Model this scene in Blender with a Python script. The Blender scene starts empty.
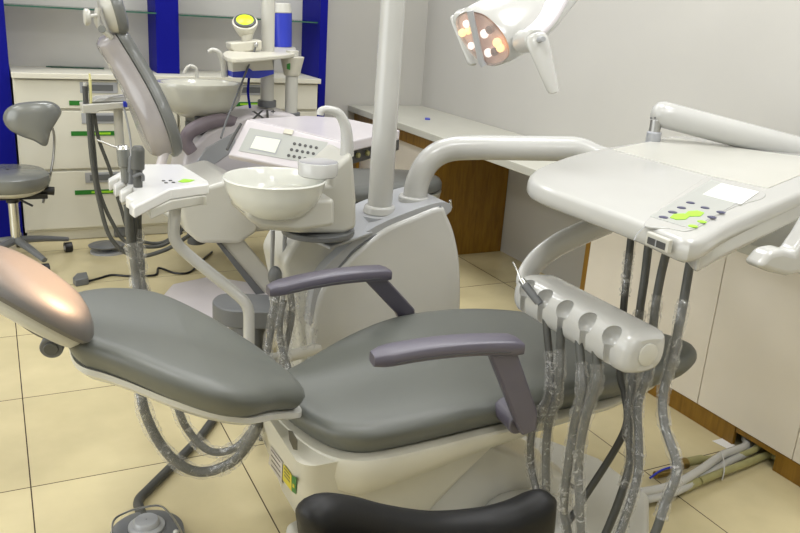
import bpy, math, random
from math import sin, cos, radians, pi, sqrt, hypot, atan2
from mathutils import Vector, Matrix
random.seed(7)
C = bpy.context.scene.collection
V = Vector
# ------------------------------------------------------------------ camera
F, YAW, PIT, ROL, H = 798.0, radians(27.4), radians(17.97), radians(-3.83), 1.42
fw = V((sin(YAW)*cos(PIT), cos(YAW)*cos(PIT), -sin(PIT)))
_r = V((cos(YAW), -sin(YAW), 0)); _d = fw.cross(_r)
cr = _r*cos(ROL) + _d*sin(ROL); cd = -_r*sin(ROL) + _d*cos(ROL)
O = V((0, 0, H))
def at(px, py, x=None, y=None, z=None, d=None):
    """world point seen at a photo pixel, at a known distance / wall / height"""
    v = cr*((px-400)/F) + cd*((py-266.5)/F) + fw
    if x is not None: k = x/v.x
    elif y is not None: k = y/v.y
    elif z is not None: k = (z-H)/v.z
    else: k = d
    return O + v*k
cam = bpy.data.cameras.new('camera'); co = bpy.data.objects.new('camera', cam); C.objects.link(co)
cam.sensor_width = 36; cam.lens = F/800*36
m = Matrix((cr, -cd, -fw)).transposed().to_4x4(); m.translation = O
co.matrix_world = m; cam.clip_start = .02
bpy.context.scene.camera = co

# ------------------------------------------------------------------ materials
def mat(name, col, rough=.5, metal=0, spec=.5, coat=0, emit=None, estr=0, noise=0, nscale=8, bump=0, bscale=60, alpha=1, trans=0, aniso=None):
    m = bpy.data.materials.new(name); m.use_nodes = True
    nt = m.node_tree; b = nt.nodes['Principled BSDF']
    b.inputs['Base Color'].default_value = (*col, 1)
    b.inputs['Roughness'].default_value = rough; b.inputs['Metallic'].default_value = metal
    b.inputs['Specular IOR Level'].default_value = spec; b.inputs['Coat Weight'].default_value = coat
    b.inputs['Coat Roughness'].default_value = .08
    b.inputs['Transmission Weight'].default_value = trans; b.inputs['Alpha'].default_value = alpha
    if emit: b.inputs['Emission Color'].default_value = (*emit, 1); b.inputs['Emission Strength'].default_value = estr
    tc = nt.nodes.new('ShaderNodeTexCoord')
    if noise:
        n = nt.nodes.new('ShaderNodeTexNoise'); n.inputs['Scale'].default_value = nscale; n.inputs['Detail'].default_value = 5
        r = nt.nodes.new('ShaderNodeMapRange'); r.inputs['From Min'].default_value = .3; r.inputs['From Max'].default_value = .7
        r.inputs['To Min'].default_value = 1-noise; r.inputs['To Max'].default_value = 1+noise*.6
        mx = nt.nodes.new('ShaderNodeVectorMath'); mx.operation = 'SCALE'
        mx.inputs[0].default_value = col
        nt.links.new(tc.outputs['Object'], n.inputs['Vector']); nt.links.new(n.outputs['Fac'], r.inputs['Value'])
        nt.links.new(r.outputs[0], mx.inputs['Scale']); nt.links.new(mx.outputs[0], b.inputs['Base Color'])
    if bump:
        n = nt.nodes.new('ShaderNodeTexNoise'); n.inputs['Scale'].default_value = bscale; n.inputs['Detail'].default_value = 3
        bp = nt.nodes.new('ShaderNodeBump'); bp.inputs['Strength'].default_value = bump; bp.inputs['Distance'].default_value = .004
        nt.links.new(tc.outputs['Object'], n.inputs['Vector']); nt.links.new(n.outputs['Fac'], bp.inputs['Height'])
        nt.links.new(bp.outputs[0], b.inputs['Normal'])
    return m
def srgb(r, g, b):
    f = lambda c: (c/255/12.92) if c/255 <= .04045 else ((c/255+.055)/1.055)**2.4
    return (f(r), f(g), f(b))
M = {}
M['white'] = mat('white_plastic', srgb(180,180,177), .22, coat=.25, noise=.03, nscale=4)
M['white2'] = mat('bright_white_plastic', srgb(214,214,212), .25, coat=.25)
M['warmwhite'] = mat('warm_white_plastic', srgb(188,187,179), .3, coat=.2, noise=.04, nscale=4)
M['cream'] = mat('cream_plastic', srgb(198,195,181), .35, noise=.04, nscale=4)
M['lilac'] = mat('lilac_white_plastic', srgb(198,193,197), .3, coat=.25, noise=.04, nscale=5)
M['vinyl'] = mat('grey_vinyl', srgb(86,89,84), .46, spec=.8, noise=.05, nscale=3, bump=.05, bscale=250)
M['vinyl2'] = mat('grey_vinyl_glossy', srgb(100,102,100), .3, coat=.3, noise=.08, nscale=5)
M['silver'] = mat('silver_vinyl', srgb(122,124,121), .25, noise=.05, metal=.25, nscale=6)
M['headvinyl'] = mat('headrest_vinyl', srgb(96,93,90), .45, bump=.04, bscale=250)
M['shell2'] = mat('glossy_lilac_grey_shell', srgb(150,146,147), .22, coat=.5, noise=.08, nscale=6)
M['purple'] = mat('purple_grey_plastic', srgb(76,72,86), .42, spec=.9, noise=.05)
M['lilacgrey'] = mat('lilac_grey_plastic', srgb(120,110,118), .35, noise=.05)
M['lgrey'] = mat('light_grey_plastic', srgb(158,160,164), .3, noise=.03)
M['mgrey'] = mat('mid_grey_plastic', srgb(98,100,102), .4, noise=.05)
M['dgrey'] = mat('dark_grey_plastic', srgb(66,66,66), .45, noise=.08)
M['black'] = mat('black_vinyl', srgb(12,12,13), .5, spec=.35, noise=.15, bump=.06, bscale=200)
M['blk'] = mat('black_plastic', srgb(18,18,20), .4)
M['hose'] = mat('grey_rubber_hose', srgb(78,79,76), .5, noise=.1, nscale=30)
M['darkhose'] = mat('dark_rubber_hose', srgb(62,62,58), .5, noise=.1)
M['chrome'] = mat('chrome', (.65,.65,.63), .18, 1)
M['steel'] = mat('brushed_steel', (.42,.42,.41), .35, 1)
M['blue'] = mat('blue_laminate', srgb(2,6,118), .6, spec=.15, noise=.05)
M['blueb'] = mat('blue_plastic', srgb(40,55,175), .35)
M['cab'] = mat('cabinet_laminate', srgb(206,203,188), .38, noise=.02)
M['cabw'] = mat('white_cabinet_laminate', srgb(230,223,210), .35, noise=.02)
M['counter'] = mat('counter_laminate', srgb(186,185,174), .35, noise=.03)
M['green'] = mat('green_label', srgb(28,110,28), .5)
M['lime'] = mat('lime_green', srgb(150,205,40), .45)
M['limeb'] = mat('lime_button', srgb(190,225,30), .4, emit=srgb(190,225,30), estr=.25)
M['yellow'] = mat('yellow_sticker', srgb(205,190,30), .5)
M['panel'] = mat('grey_keypad_panel', srgb(166,168,164), .4)
M['lcd'] = mat('screen_glass', srgb(214,218,206), .12, coat=.5)
M['paperw'] = mat('white_film', srgb(238,238,236), .35, coat=.2)
M['btn'] = mat('dark_button', srgb(62,62,92), .4)
M['brass'] = mat('brass', srgb(140,120,70), .35, .8)
M['paleyellow'] = mat('pale_yellow_plastic', srgb(215,210,150), .5)
M['bowlc'] = mat('ceramic_white', srgb(196,195,184), .12, coat=.6)
M['olive'] = mat('aged_hose', srgb(150,146,100), .5, noise=.1, nscale=20)

def wood():
    m = bpy.data.materials.new('wood_laminate'); m.use_nodes = True; nt = m.node_tree; b = nt.nodes['Principled BSDF']
    tc = nt.nodes.new('ShaderNodeTexCoord'); mp = nt.nodes.new('ShaderNodeMapping'); mp.inputs['Scale'].default_value = (9, 9, 1.2)
    n = nt.nodes.new('ShaderNodeTexNoise'); n.inputs['Scale'].default_value = 5; n.inputs['Detail'].default_value = 6; n.inputs['Distortion'].default_value = .6
    r = nt.nodes.new('ShaderNodeValToRGB'); r.color_ramp.elements[0].position = .3; r.color_ramp.elements[1].position = .75
    r.color_ramp.elements[0].color = (*srgb(118,84,14), 1); r.color_ramp.elements[1].color = (*srgb(148,110,30), 1)
    nt.links.new(tc.outputs['Object'], mp.inputs[0]); nt.links.new(mp.outputs[0], n.inputs['Vector'])
    nt.links.new(n.outputs['Fac'], r.inputs[0]); nt.links.new(r.outputs[0], b.inputs['Base Color']); b.inputs['Roughness'].default_value = .38
    return m
M['wood'] = wood()
def tile():
    m = bpy.data.materials.new('beige_floor_tile'); m.use_nodes = True; nt = m.node_tree; b = nt.nodes['Principled BSDF']
    tc = nt.nodes.new('ShaderNodeTexCoord'); mp = nt.nodes.new('ShaderNodeMapping'); mp.inputs['Location'].default_value = (-.002, .097, 0)
    br = nt.nodes.new('ShaderNodeTexBrick'); br.offset = 0; br.squash = 1
    br.inputs['Scale'].default_value = 1; br.inputs['Brick Width'].default_value = .6135; br.inputs['Row Height'].default_value = .5945
    br.inputs['Mortar Size'].default_value = .0021; br.inputs['Mortar Smooth'].default_value = .2
    br.inputs['Color1'].default_value = (*srgb(203,191,152), 1); br.inputs['Color2'].default_value = (*srgb(197,185,146), 1); br.inputs['Mortar'].default_value = (*srgb(70,58,42), 1)
    n = nt.nodes.new('ShaderNodeTexNoise'); n.inputs['Scale'].default_value = 3.5; n.inputs['Detail'].default_value = 8
    r = nt.nodes.new('ShaderNodeMapRange'); r.inputs['From Min'].default_value = .3; r.inputs['From Max'].default_value = .7; r.inputs['To Min'].default_value = .86; r.inputs['To Max'].default_value = 1.06
    mx = nt.nodes.new('ShaderNodeVectorMath'); mx.operation = 'SCALE'
    nt.links.new(tc.outputs['Object'], mp.inputs[0]); nt.links.new(mp.outputs[0], br.inputs['Vector']); nt.links.new(tc.outputs['Object'], n.inputs['Vector'])
    nt.links.new(n.outputs['Fac'], r.inputs['Value']); nt.links.new(br.outputs['Color'], mx.inputs[0]); nt.links.new(r.outputs[0], mx.inputs['Scale'])
    nt.links.new(mx.outputs[0], b.inputs['Base Color']); b.inputs['Roughness'].default_value = .22; b.inputs['Specular IOR Level'].default_value = .45
    return m
M['tile'] = tile()
M['wall'] = mat('painted_wall', srgb(182,180,174), .6, noise=.035, nscale=1.3)
M['ceil'] = mat('ceiling_paint', srgb(238,238,234), .8)
def glass(name, col, alpha_mix=.75, rough=.05):
    m = bpy.data.materials.new(name); m.use_nodes = True; nt = m.node_tree; nt.nodes.clear()
    o = nt.nodes.new('ShaderNodeOutputMaterial'); mix = nt.nodes.new('ShaderNodeMixShader'); t = nt.nodes.new('ShaderNodeBsdfTransparent')
    p = nt.nodes.new('ShaderNodeBsdfPrincipled'); p.inputs['Base Color'].default_value = (*col, 1); p.inputs['Roughness'].default_value = rough
    mix.inputs[0].default_value = 1-alpha_mix
    nt.links.new(t.outputs[0], mix.inputs[1]); nt.links.new(p.outputs[0], mix.inputs[2]); nt.links.new(mix.outputs[0], o.inputs[0])
    return m, nt, mix, p
M['shelfglass'] = glass('shelf_glass', srgb(30,80,60), .55)[0]
M['glassedge'] = mat('glass_edge', srgb(40,85,70), .15)
def sleeve():
    m = bpy.data.materials.new('crinkled_plastic_film'); m.use_nodes = True; nt = m.node_tree; nt.nodes.clear()
    N = nt.nodes.new; o = N('ShaderNodeOutputMaterial'); mix = N('ShaderNodeMixShader'); t = N('ShaderNodeBsdfTransparent')
    d = N('ShaderNodeBsdfDiffuse'); tr = N('ShaderNodeBsdfTranslucent'); g = N('ShaderNodeBsdfGlossy'); m1 = N('ShaderNodeMixShader'); m2 = N('ShaderNodeMixShader')
    for q in (d, tr): q.inputs[0].default_value = (.85,.85,.83,1)
    g.inputs['Roughness'].default_value = .18; m1.inputs[0].default_value = .5; m2.inputs[0].default_value = .25
    tc = N('ShaderNodeTexCoord'); n = N('ShaderNodeTexNoise'); n.inputs['Scale'].default_value = 38; n.inputs['Detail'].default_value = 3; n.inputs['Distortion'].default_value = 2
    r = N('ShaderNodeMapRange'); r.inputs['From Min'].default_value = .5; r.inputs['From Max'].default_value = .75; r.inputs['To Min'].default_value = .15; r.inputs['To Max'].default_value = .6
    bp = N('ShaderNodeBump'); bp.inputs['Strength'].default_value = .35; bp.inputs['Distance'].default_value = .005
    L = nt.links.new
    L(tc.outputs['Object'], n.inputs['Vector']); L(n.outputs['Fac'], r.inputs['Value']); L(r.outputs[0], mix.inputs[0])
    L(n.outputs['Fac'], bp.inputs['Height'])
    for q in (d, tr, g): L(bp.outputs[0], q.inputs['Normal'])
    L(d.outputs[0], m1.inputs[1]); L(tr.outputs[0], m1.inputs[2]); L(m1.outputs[0], m2.inputs[1]); L(g.outputs[0], m2.inputs[2])
    L(t.outputs[0], mix.inputs[1]); L(m2.outputs[0], mix.inputs[2]); L(mix.outputs[0], o.inputs[0])
    return m
M['film'] = sleeve()
def frost():
    m = bpy.data.materials.new('frosted_glass'); m.use_nodes = True; b = m.node_tree.nodes['Principled BSDF']
    b.inputs['Base Color'].default_value = (*srgb(222,223,216), 1); b.inputs['Roughness'].default_value = .25
    b.inputs['Transmission Weight'].default_value = .2; b.inputs['Coat Weight'].default_value = .5; b.inputs['IOR'].default_value = 1.3
    return m
M['frost'] = frost()
M['lens'] = glass('clear_lamp_lens', srgb(215,195,190), .62, .05)[0]
M['halo'] = mat('lit_warm_led', (1,.75,.45), .4, emit=(1,.55,.2), estr=1.5)
M['halow'] = mat('lit_white_led', (1,.95,.9), .4, emit=(1,.9,.86), estr=1.1)
M['refl'] = mat('lamp_reflector', srgb(205,180,172), .3, .4)

# ------------------------------------------------------------------ geometry helpers
def wloc(o):
    p = V((0,0,0))
    while o is not None: p += o.location; o = o.parent
    return p
def obj(name, vs, fs, mt, parent=None, smooth=True, bevel=0, seg=3, sub=0, props=None):
    off = wloc(parent)
    me = bpy.data.meshes.new(name); me.from_pydata([tuple(V(v)-off) for v in vs], [], fs); me.validate(); me.update()
    if isinstance(mt, str): mt = M[mt]
    me.materials.append(mt)
    import bmesh
    bm = bmesh.new(); bm.from_mesh(me); bmesh.ops.recalc_face_normals(bm, faces=bm.faces); bm.to_mesh(me); bm.free()
    o = bpy.data.objects.new(name, me); C.objects.link(o); o.parent = parent
    if smooth:
        me.shade_smooth()
    if smooth: me.set_sharp_from_angle(angle=radians(42))
    if bevel:
        b = o.modifiers.new('b', 'BEVEL'); b.width = bevel; b.segments = seg; b.limit_method = 'ANGLE'; b.angle_limit = radians(32); b.harden_normals = False
        w = o.modifiers.new('w', 'WEIGHTED_NORMAL'); w.keep_sharp = True
    if sub:
        s = o.modifiers.new('s', 'SUBSURF'); s.levels = sub; s.render_levels = sub
    return o
def thing(name, label, cat, loc=(0,0,0), group=None):
    o = bpy.data.objects.new(name, None); C.objects.link(o); o.location = loc; o.empty_display_size = .05
    return tag(o, label, cat, group)
def tag(o, label, cat, group=None):
    o['label'] = label; o['category'] = cat
    if group: o['group'] = group
    return o
def struct(o): o['kind'] = 'structure'; return o
def lab(o, l): o['label'] = l; return o
def boxd(x0,x1,y0,y1,z0,z1):
    vs = [(x,y,z) for z in (z0,z1) for y in (y0,y1) for x in (x0,x1)]
    return vs, [(0,2,3,1),(4,5,7,6),(0,1,5,4),(2,6,7,3),(0,4,6,2),(1,3,7,5)]
def box(name, x0,x1,y0,y1,z0,z1, mt, parent=None, bevel=.003, seg=2):
    vs, fs = boxd(x0,x1,y0,y1,z0,z1)
    return obj(name, vs, fs, mt, parent, bevel=bevel, seg=seg)
def prism(name, pts, ext, mt, parent=None, bevel=.004, seg=3):
    pts = [V(p) for p in pts]; ext = V(ext); n = len(pts)
    vs = pts+[p+ext for p in pts]
    fs = [tuple(range(n)), tuple(range(2*n-1, n-1, -1))]+[(i,(i+1)%n,n+(i+1)%n,n+i) for i in range(n)]
    return obj(name, vs, fs, mt, parent, bevel=bevel, seg=seg)
def cat_closed(pts, n):
    pts = [V(p) for p in pts]; k = len(pts); out = []
    per = n//k if n >= k else 1
    for i in range(k):
        a,b,c,d = pts[i-1],pts[i],pts[(i+1)%k],pts[(i+2)%k]
        for j in range(per):
            t = j/per
            out.append(.5*((2*b)+(c-a)*t+(2*a-5*b+4*c-d)*t*t+(3*b-a-3*c+d)*t**3))
    return out
def cat_open(pts, per=8):
    pts = [V(p) for p in pts]
    if len(pts) < 3: return pts
    q = [2*pts[0]-pts[1]]+pts+[2*pts[-1]-pts[-2]]; out = []
    for i in range(1, len(q)-2):
        a,b,c,d = q[i-1:i+3]
        for j in range(per):
            t = j/per
            out.append(.5*((2*b)+(c-a)*t+(2*a-5*b+4*c-d)*t*t+(3*b-a-3*c+d)*t**3))
    out.append(pts[-1]); return out
def loft(name, rings, mt, parent=None, caps=True, bevel=0, sub=0, props=None, closed=False):
    n = len(rings[0]); vs = [V(p) for r in rings for p in r]; fs = []
    R = len(rings)
    for k in range(R-1 if not closed else R):
        k2 = (k+1)%R
        for i in range(n): fs.append((k*n+i, k*n+(i+1)%n, k2*n+(i+1)%n, k2*n+i))
    if caps and not closed: fs += [tuple(range(n-1,-1,-1)), tuple(range((R-1)*n, R*n))]
    return obj(name, vs, fs, mt, parent, bevel=bevel, sub=sub)
def tube_data(path, rad, n=12, jitter=0, flat=None, round_end=False):
    path = [V(p) for p in path]; N = len(path)
    rf = rad if callable(rad) else (lambda t: rad)
    rings = []; up = V((0,0,1)); t0 = (path[1]-path[0]).normalized()
    if abs(t0.z) > .9: up = V((1,0,0))
    side = t0.cross(up).normalized(); nrm = side.cross(t0).normalized()
    for i, p in enumerate(path):
        t = (path[min(i+1,N-1)]-path[max(i-1,0)]).normalized()
        nrm = (nrm - t*nrm.dot(t)).normalized(); side = t.cross(nrm)
        r = rf(i/(N-1)); a_, b_ = (r, r) if flat is None else (r*flat[0], r*flat[1])
        rings.append([p+side*cos(2*pi*k/n)*a_*(1+random.uniform(-jitter,jitter))+nrm*sin(2*pi*k/n)*b_*(1+random.uniform(-jitter,jitter)) for k in range(n)])
    return rings
def tube(name, pts, rad, mt, parent=None, n=14, per=8, bevel=0, smoothpath=True, flat=None, jitter=0, caps=True, ends=False):
    path = cat_open(pts, per) if smoothpath else [V(p) for p in pts]
    if ends and not callable(rad):
        r0 = rad; L = sum((path[i+1]-path[i]).length for i in range(len(path)-1))
        a = (path[0]-path[1]).normalized(); b = (path[-1]-path[-2]).normalized()
        pre = [path[0]+a*r0*sin(x)*.8 for x in (1.5,1.1,.6)]; post = [path[-1]+b*r0*sin(x)*.8 for x in (.6,1.1,1.5)]
        rr = [r0*cos(x) for x in (1.5,1.1,.6)]+[r0]*len(path)+[r0*cos(x) for x in (.6,1.1,1.5)]
        path = pre+path+post; NN = len(path)
        rad = lambda t: rr[int(round(t*(NN-1)))]
    return loft(name, tube_data(path, rad, n, jitter, flat), mt, parent, caps=caps, bevel=bevel)
def cyl(name, a, b, r, mt, parent=None, r2=None, n=28, bevel=.002):
    r2 = r if r2 is None else r2
    return loft(name, tube_data([a, b], lambda t: r+(r2-r)*t, n), mt, parent, bevel=bevel)
def fillet(pts, r, n=6):
    """polyline with rounded corners"""
    pts = [V(p) for p in pts]; out = [pts[0]]
    for i in range(1, len(pts)-1):
        a = (pts[i-1]-pts[i]); b = (pts[i+1]-pts[i]); rr = min(r, a.length*.48, b.length*.48)
        p, q = pts[i]+a.normalized()*rr, pts[i]+b.normalized()*rr
        for k in range(n+1):
            t = k/n; out.append(p*(1-t)**2+pts[i]*2*t*(1-t)+q*t*t)
    out.append(pts[-1]); return out
def pipe(name, pts, r, mt, parent=None, fr=.1, n=20, bevel=0, flat=None, fn=8):
    return loft(name, tube_data(fillet(pts, fr, fn), r, n, flat=flat), mt, parent, bevel=bevel)
def offset2(o, d):
    n = len(o); out = []
    for i in range(n):
        t = (o[(i+1)%n]-o[i-1]); t = V((t.x, t.y)).normalized() if t.length > 1e-9 else V((1,0))
        out.append(V((o[i].x - t.y*d, o[i].y + t.x*d)))      # inward for CCW
    return out
def cushion(name, outline, zf, levels, mt, parent=None, Mx=None, n=72, fan=(.8,.55,.3,.1), both=True, dome=0):
    """rounded slab: outline (x,y) CCW, zf(x,y) top height; levels [(inset,dz)] from bottom to top"""
    o = cat_closed([V((p[0],p[1],0)) for p in outline], n); o = [V((p.x,p.y)) for p in o]
    A = sum(o[i-1].x*o[i].y-o[i].x*o[i-1].y for i in range(len(o)))
    if A < 0: o.reverse()
    c = sum(o, V((0,0)))/len(o); rings = []
    def ring(pts, dz): return [V((p.x, p.y, zf(p.x,p.y)+dz)) for p in pts]
    b = offset2(o, levels[0][0])
    if both:
        for f in reversed(fan): rings.append(ring([c+(p-c)*f for p in b], levels[0][1]))
    for ins, dz in levels: rings.append(ring(offset2(o, ins), dz))
    t = offset2(o, levels[-1][0])
    for f in fan: rings.append(ring([c+(p-c)*f for p in t], levels[-1][1]+dome*(1-f*f)))
    if Mx is not None: rings = [[Mx @ p for p in r] for r in rings]
    return loft(name, rings, mt, parent)
def frame(o, x, y, z):
    m = Matrix((V(x).normalized(), V(y).normalized(), V(z).normalized())).transposed().to_4x4(); m.translation = V(o); return m
def ellipsoid(name, c, r, mt, parent=None, Mx=None, n=24, k=14):
    rings = []
    for i in range(k+1):
        a = -pi/2+.04+(pi-.08)*i/k
        rings.append([V((r[0]*cos(a)*cos(2*pi*j/n), r[1]*cos(a)*sin(2*pi*j/n), r[2]*sin(a))) for j in range(n)])
    if Mx is None: Mx = Matrix.Identity(4)
    rings = [[(Mx @ p)+V(c) for p in rg] for rg in rings]
    return loft(name, rings, mt, parent)
def rrect(cx, cy, hx, hy, r, z, n=6):
    out = []
    for sx, sy, a0 in ((1,1,0),(-1,1,pi/2),(-1,-1,pi),(1,-1,3*pi/2)):
        for k in range(n+1):
            a = a0+pi/2*k/n; out.append(V((cx+sx*(hx-r)+r*cos(a), cy+sy*(hy-r)+r*sin(a), z)))
    return out
def lathe(name, c, prof, mt, parent=None, n=40, sx=1, sy=1, Mx=None, caps=False):
    rings = [[V((r*cos(2*pi*k/n)*sx, r*sin(2*pi*k/n)*sy, z)) for k in range(n)] for r, z in prof]
    if Mx is not None: rings = [[Mx @ p for p in r] for r in rings]
    rings = [[p+V(c) for p in r] for r in rings]
    return loft(name, rings, mt, parent, caps=caps)
def text(name, s, p0, p1, height, nrm, mt, parent=None, depth=.0006):
    """raised lettering from p0 towards p1 on a surface with normal nrm"""
    cu = bpy.data.curves.new(name, 'FONT'); cu.body = s; cu.size = 1; cu.extrude = 0; cu.offset = .028
    o = bpy.data.objects.new(name, cu); C.objects.link(o)
    bpy.context.view_layer.update()
    w = max(o.dimensions.x, 1e-3); hgt = max(o.dimensions.y, 1e-3)
    me = bpy.data.meshes.new_from_object(o)
    bpy.data.objects.remove(o)
    p0 = V(p0); p1 = V(p1); X = (p1-p0); L = X.length; X.normalize(); Z = V(nrm); Z = (Z-X*Z.dot(X)).normalized(); Y = Z.cross(X)
    off = wloc(parent)
    for v in me.vertices:
        v.co = p0 + X*(v.co.x*L/w) + Y*(v.co.y*height/hgt) + Z*depth - off
    me.materials.append(M[mt]); t = bpy.data.objects.new(name, me); C.objects.link(t); t.parent = parent
    return t
def hose(name, pts, r, parent, mt='hose', sl=None, slr=1.5, per=8):
    """a hose, with crinkled film sleeves over the given stretches (0..1)"""
    path = cat_open(pts, per)
    h = loft(name, tube_data(path, r, 10), mt, parent)
    for a, b in (sl or []):
        i0, i1 = int(a*(len(path)-1)), max(int(b*(len(path)-1)), int(a*(len(path)-1))+2)
        seg = path[i0:i1+1]; dense = []
        for i in range(len(seg)-1):
            k = max(2, int((seg[i+1]-seg[i]).length/.012))
            for j in range(k): dense.append(seg[i].lerp(seg[i+1], j/k))
        ph = random.random()*9
        rings = tube_data(dense, lambda t: r*(slr+.16*sin(t*41+ph)+.1*sin(t*97+ph*2)), 12, jitter=.06)
        s = loft('plastic_sleeve', rings, 'film', h, caps=False); lab(s, 'crinkled clear plastic sleeve')
    return h

# ------------------------------------------------------------------ the room
XR, YB, ZC = 2.78, 5.2, 2.9
struct(box('floor', -3.2, XR, -2.2, YB, -.06, 0, 'tile', bevel=0))
struct(box('ceiling', -3.3, XR+.1, -2.3, YB+.1, ZC, ZC+.08, 'ceil', bevel=0))
struct(box('wall_back', -3.3, XR+.1, YB, YB+.1, 0, ZC, 'wall', bevel=0))
struct(box('wall_right', XR, XR+.1, -2.3, YB, 0, ZC, 'wall', bevel=0))
struct(box('wall_left', -3.3, -3.2, -2.3, YB, 0, ZC, 'wall', bevel=0))
struct(box('wall_front', -3.2, XR, -2.3, -2.2, 0, ZC, 'wall', bevel=0))

# blue display frame + glass
sh = thing('display_frame', 'tall bright blue display frame with three uprights against the back wall', 'shelf frame', (.9, 5.0, 0))
box('upright', -.12, .085, 4.86, YB-.002, 0, 2.3, 'blue', sh)
box('upright', at(156,30,y=4.93).x, at(179,30,y=4.93).x, 4.93, YB-.002, .96, 2.3, 'blue', sh)
box('upright', 1.85, at(327.5,30,y=4.86).x, 4.86, YB-.002, 0, 2.3, 'blue', sh)
box('top_rail', -.12, at(327.5,30,y=4.86).x, 4.86, YB-.002, 2.3, 2.4, 'blue', sh)
for (xa, xb, lb) in ((.085, at(156,30,y=4.93).x, 'clear green-edged glass shelf between the left and middle blue uprights'), (at(179,30,y=4.93).x, 1.85, 'clear green-edged glass shelf between the middle and right blue uprights')):
    z = at(60, 8, y=4.9).z if xa < .5 else at(250, 19, y=4.9).z
    g = thing('glass_shelf', lb, 'shelf', ((xa+xb)/2, 5.0, z), 'glass shelves in the blue frame')
    box('pane', xa, xb, 4.905, YB-.003, z-.004, z+.004, 'shelfglass', g, bevel=0)
    box('front_edge', xa, xb, 4.9, 4.905, z-.004, z+.004, 'glassedge', g, bevel=0)
# drawer cabinets
def drawer_cabinet(x0, x1, label):
    yF = 4.83; t = thing('drawer_cabinet', label, 'cabinet', ((x0+x1)/2, 5.0, 0), 'drawer cabinets under the glass shelves')
    box('body', x0, x1, yF+.02, YB-.002, .06, .93, 'cab', t)
    box('plinth', x0+.01, x1-.01, yF+.035, YB-.01, 0, .06, 'cab', t)
    cx = (x0+x1)/2
    for (z0, z1) in ((.765, .925), (.425, .755), (.075, .415)):
        d = box('drawer', x0+.006, x1-.006, yF, yF+.02, z0+.003, z1-.003, 'cab', t, bevel=.002)
        hz = z1-.042
        h = box('handle', cx-.10, cx+.10, yF-.004, yF, hz-.03, hz+.03, 'lgrey', d, bevel=.002)
        box('handle_recess', cx-.075, cx+.075, yF-.006, yF-.004, hz-.017, hz+.017, 'mgrey', d, bevel=.001)
        zz = hz-.085
        s = box('label_strip', cx-.16, cx+.09, yF-.003, yF, zz-.013, zz+.013, 'green', d, bevel=0); lab(s, 'green name strip')
        box('label_print', cx-.07, cx+.05, yF-.004, yF-.003, zz-.006, zz+.005, 'lime', d, bevel=0)
    return t
drawer_cabinet(.095, .965, 'cream three-drawer cabinet with green strips behind the grey stool')
drawer_cabinet(.97, 1.84, 'cream three-drawer cabinet behind the second dental chair')
tag(box('cabinet_top', .09, 1.845, 4.8, YB-.002, .93, .96, 'cab', bevel=.003), 'long cream top across the drawer cabinets at the back', 'worktop')
gl = thing('glass_sheet', 'small loose green-edged glass sheet on the cream cabinet top', 'glass sheet', tuple(at(75,67,z=.961)))
p = [at(45,64.5,z=.962), at(51,67.5,z=.962), at(104,69,z=.962), at(104,67,z=.962)]
prism('pane', p, (0,0,.004), 'shelfglass', gl, bevel=0)
tube('front_edge', [at(46,66.5,z=.964), at(104,68.5,z=.964)], .0035, 'glassedge', gl, n=6, smoothpath=False)

# right hand counter
XF = 2.27
tag(prism('counter_top', [(2.2,5.19,.71),(2.2,.2,.71),(XR-.002,.2,.71),(XR-.002,5.19,.71)], (0,0,.04), 'counter', bevel=.003), 'long pale grey counter top along the right wall', 'worktop')
sp = thing('wooden_side_panel', 'golden brown wooden panel closing the far side of the knee space', 'panel', (2.5,4.05,0))
box('panel', 2.26, XR-.003, 4.0, 4.03, 0, .708, 'wood', sp, bevel=.002)
fr = thing('wooden_front_frame', 'brown wooden front frame of the far counter section in the corner', 'frame', (2.26,4.6,0))
box('rail', 2.25, 2.275, 4.035, 5.19, .63, .708, 'wood', fr, bevel=.002)
box('post', 2.25, 2.275, 5.12, 5.19, 0, .628, 'wood', fr, bevel=.002)
box('infill', 2.28, 2.30, 4.04, 5.19, 0, .63, 'cabw', fr, bevel=.001)
bc = thing('base_cabinet', 'white handleless base cabinet with wooden plinth under the right counter', 'cabinet', (2.5, 1.6, 0))
box('side_panel', XF+.004, XR-.003, 2.60, 2.63, 0, .708, 'wood', bc, bevel=.001)
box('body', XF+.02, XR-.003, .2, 2.598, .06, .708, 'cabw', bc, bevel=.001)
box('plinth', XF+.004, XF+.019, 1.705, 2.598, 0, .073, 'wood', bc, bevel=.001)
# plinth with the notch where the cables come out
box('plinth', XF+.004, XF+.019, 1.53, 1.70, .055, .073, 'wood', bc, bevel=.0005)
box('plinth', XF+.004, XF+.019, .2, 1.53, 0, .073, 'wood', bc, bevel=.001)
ys = [2.597, at(631,270,x=XF).y, at(711,333,x=XF).y, at(797,438,x=XF).y, .62, .2]
for a, b in zip(ys[:-1], ys[1:]):
    box('door', XF, XF+.018, b+.002, a-.002, .077, .705, 'cabw', bc, bevel=.001)
tag(prism('blue_tag', [at(425,118.3,z=.751), at(430,118.8,z=.751), at(430,120,z=.751), at(425,119.6,z=.751)], (0,0,.006), 'blueb', bevel=.001), 'tiny bright blue plastic piece on the pale counter by the corner', 'plastic piece')
tag(prism('paper_card', [at(712,441,z=.001), at(722,438.5,z=.001), at(738,447,z=.001), at(732,451,z=.001)], (0,0,.001), 'paperw', bevel=0), 'small white card on the floor by the wooden plinth', 'card')

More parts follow.
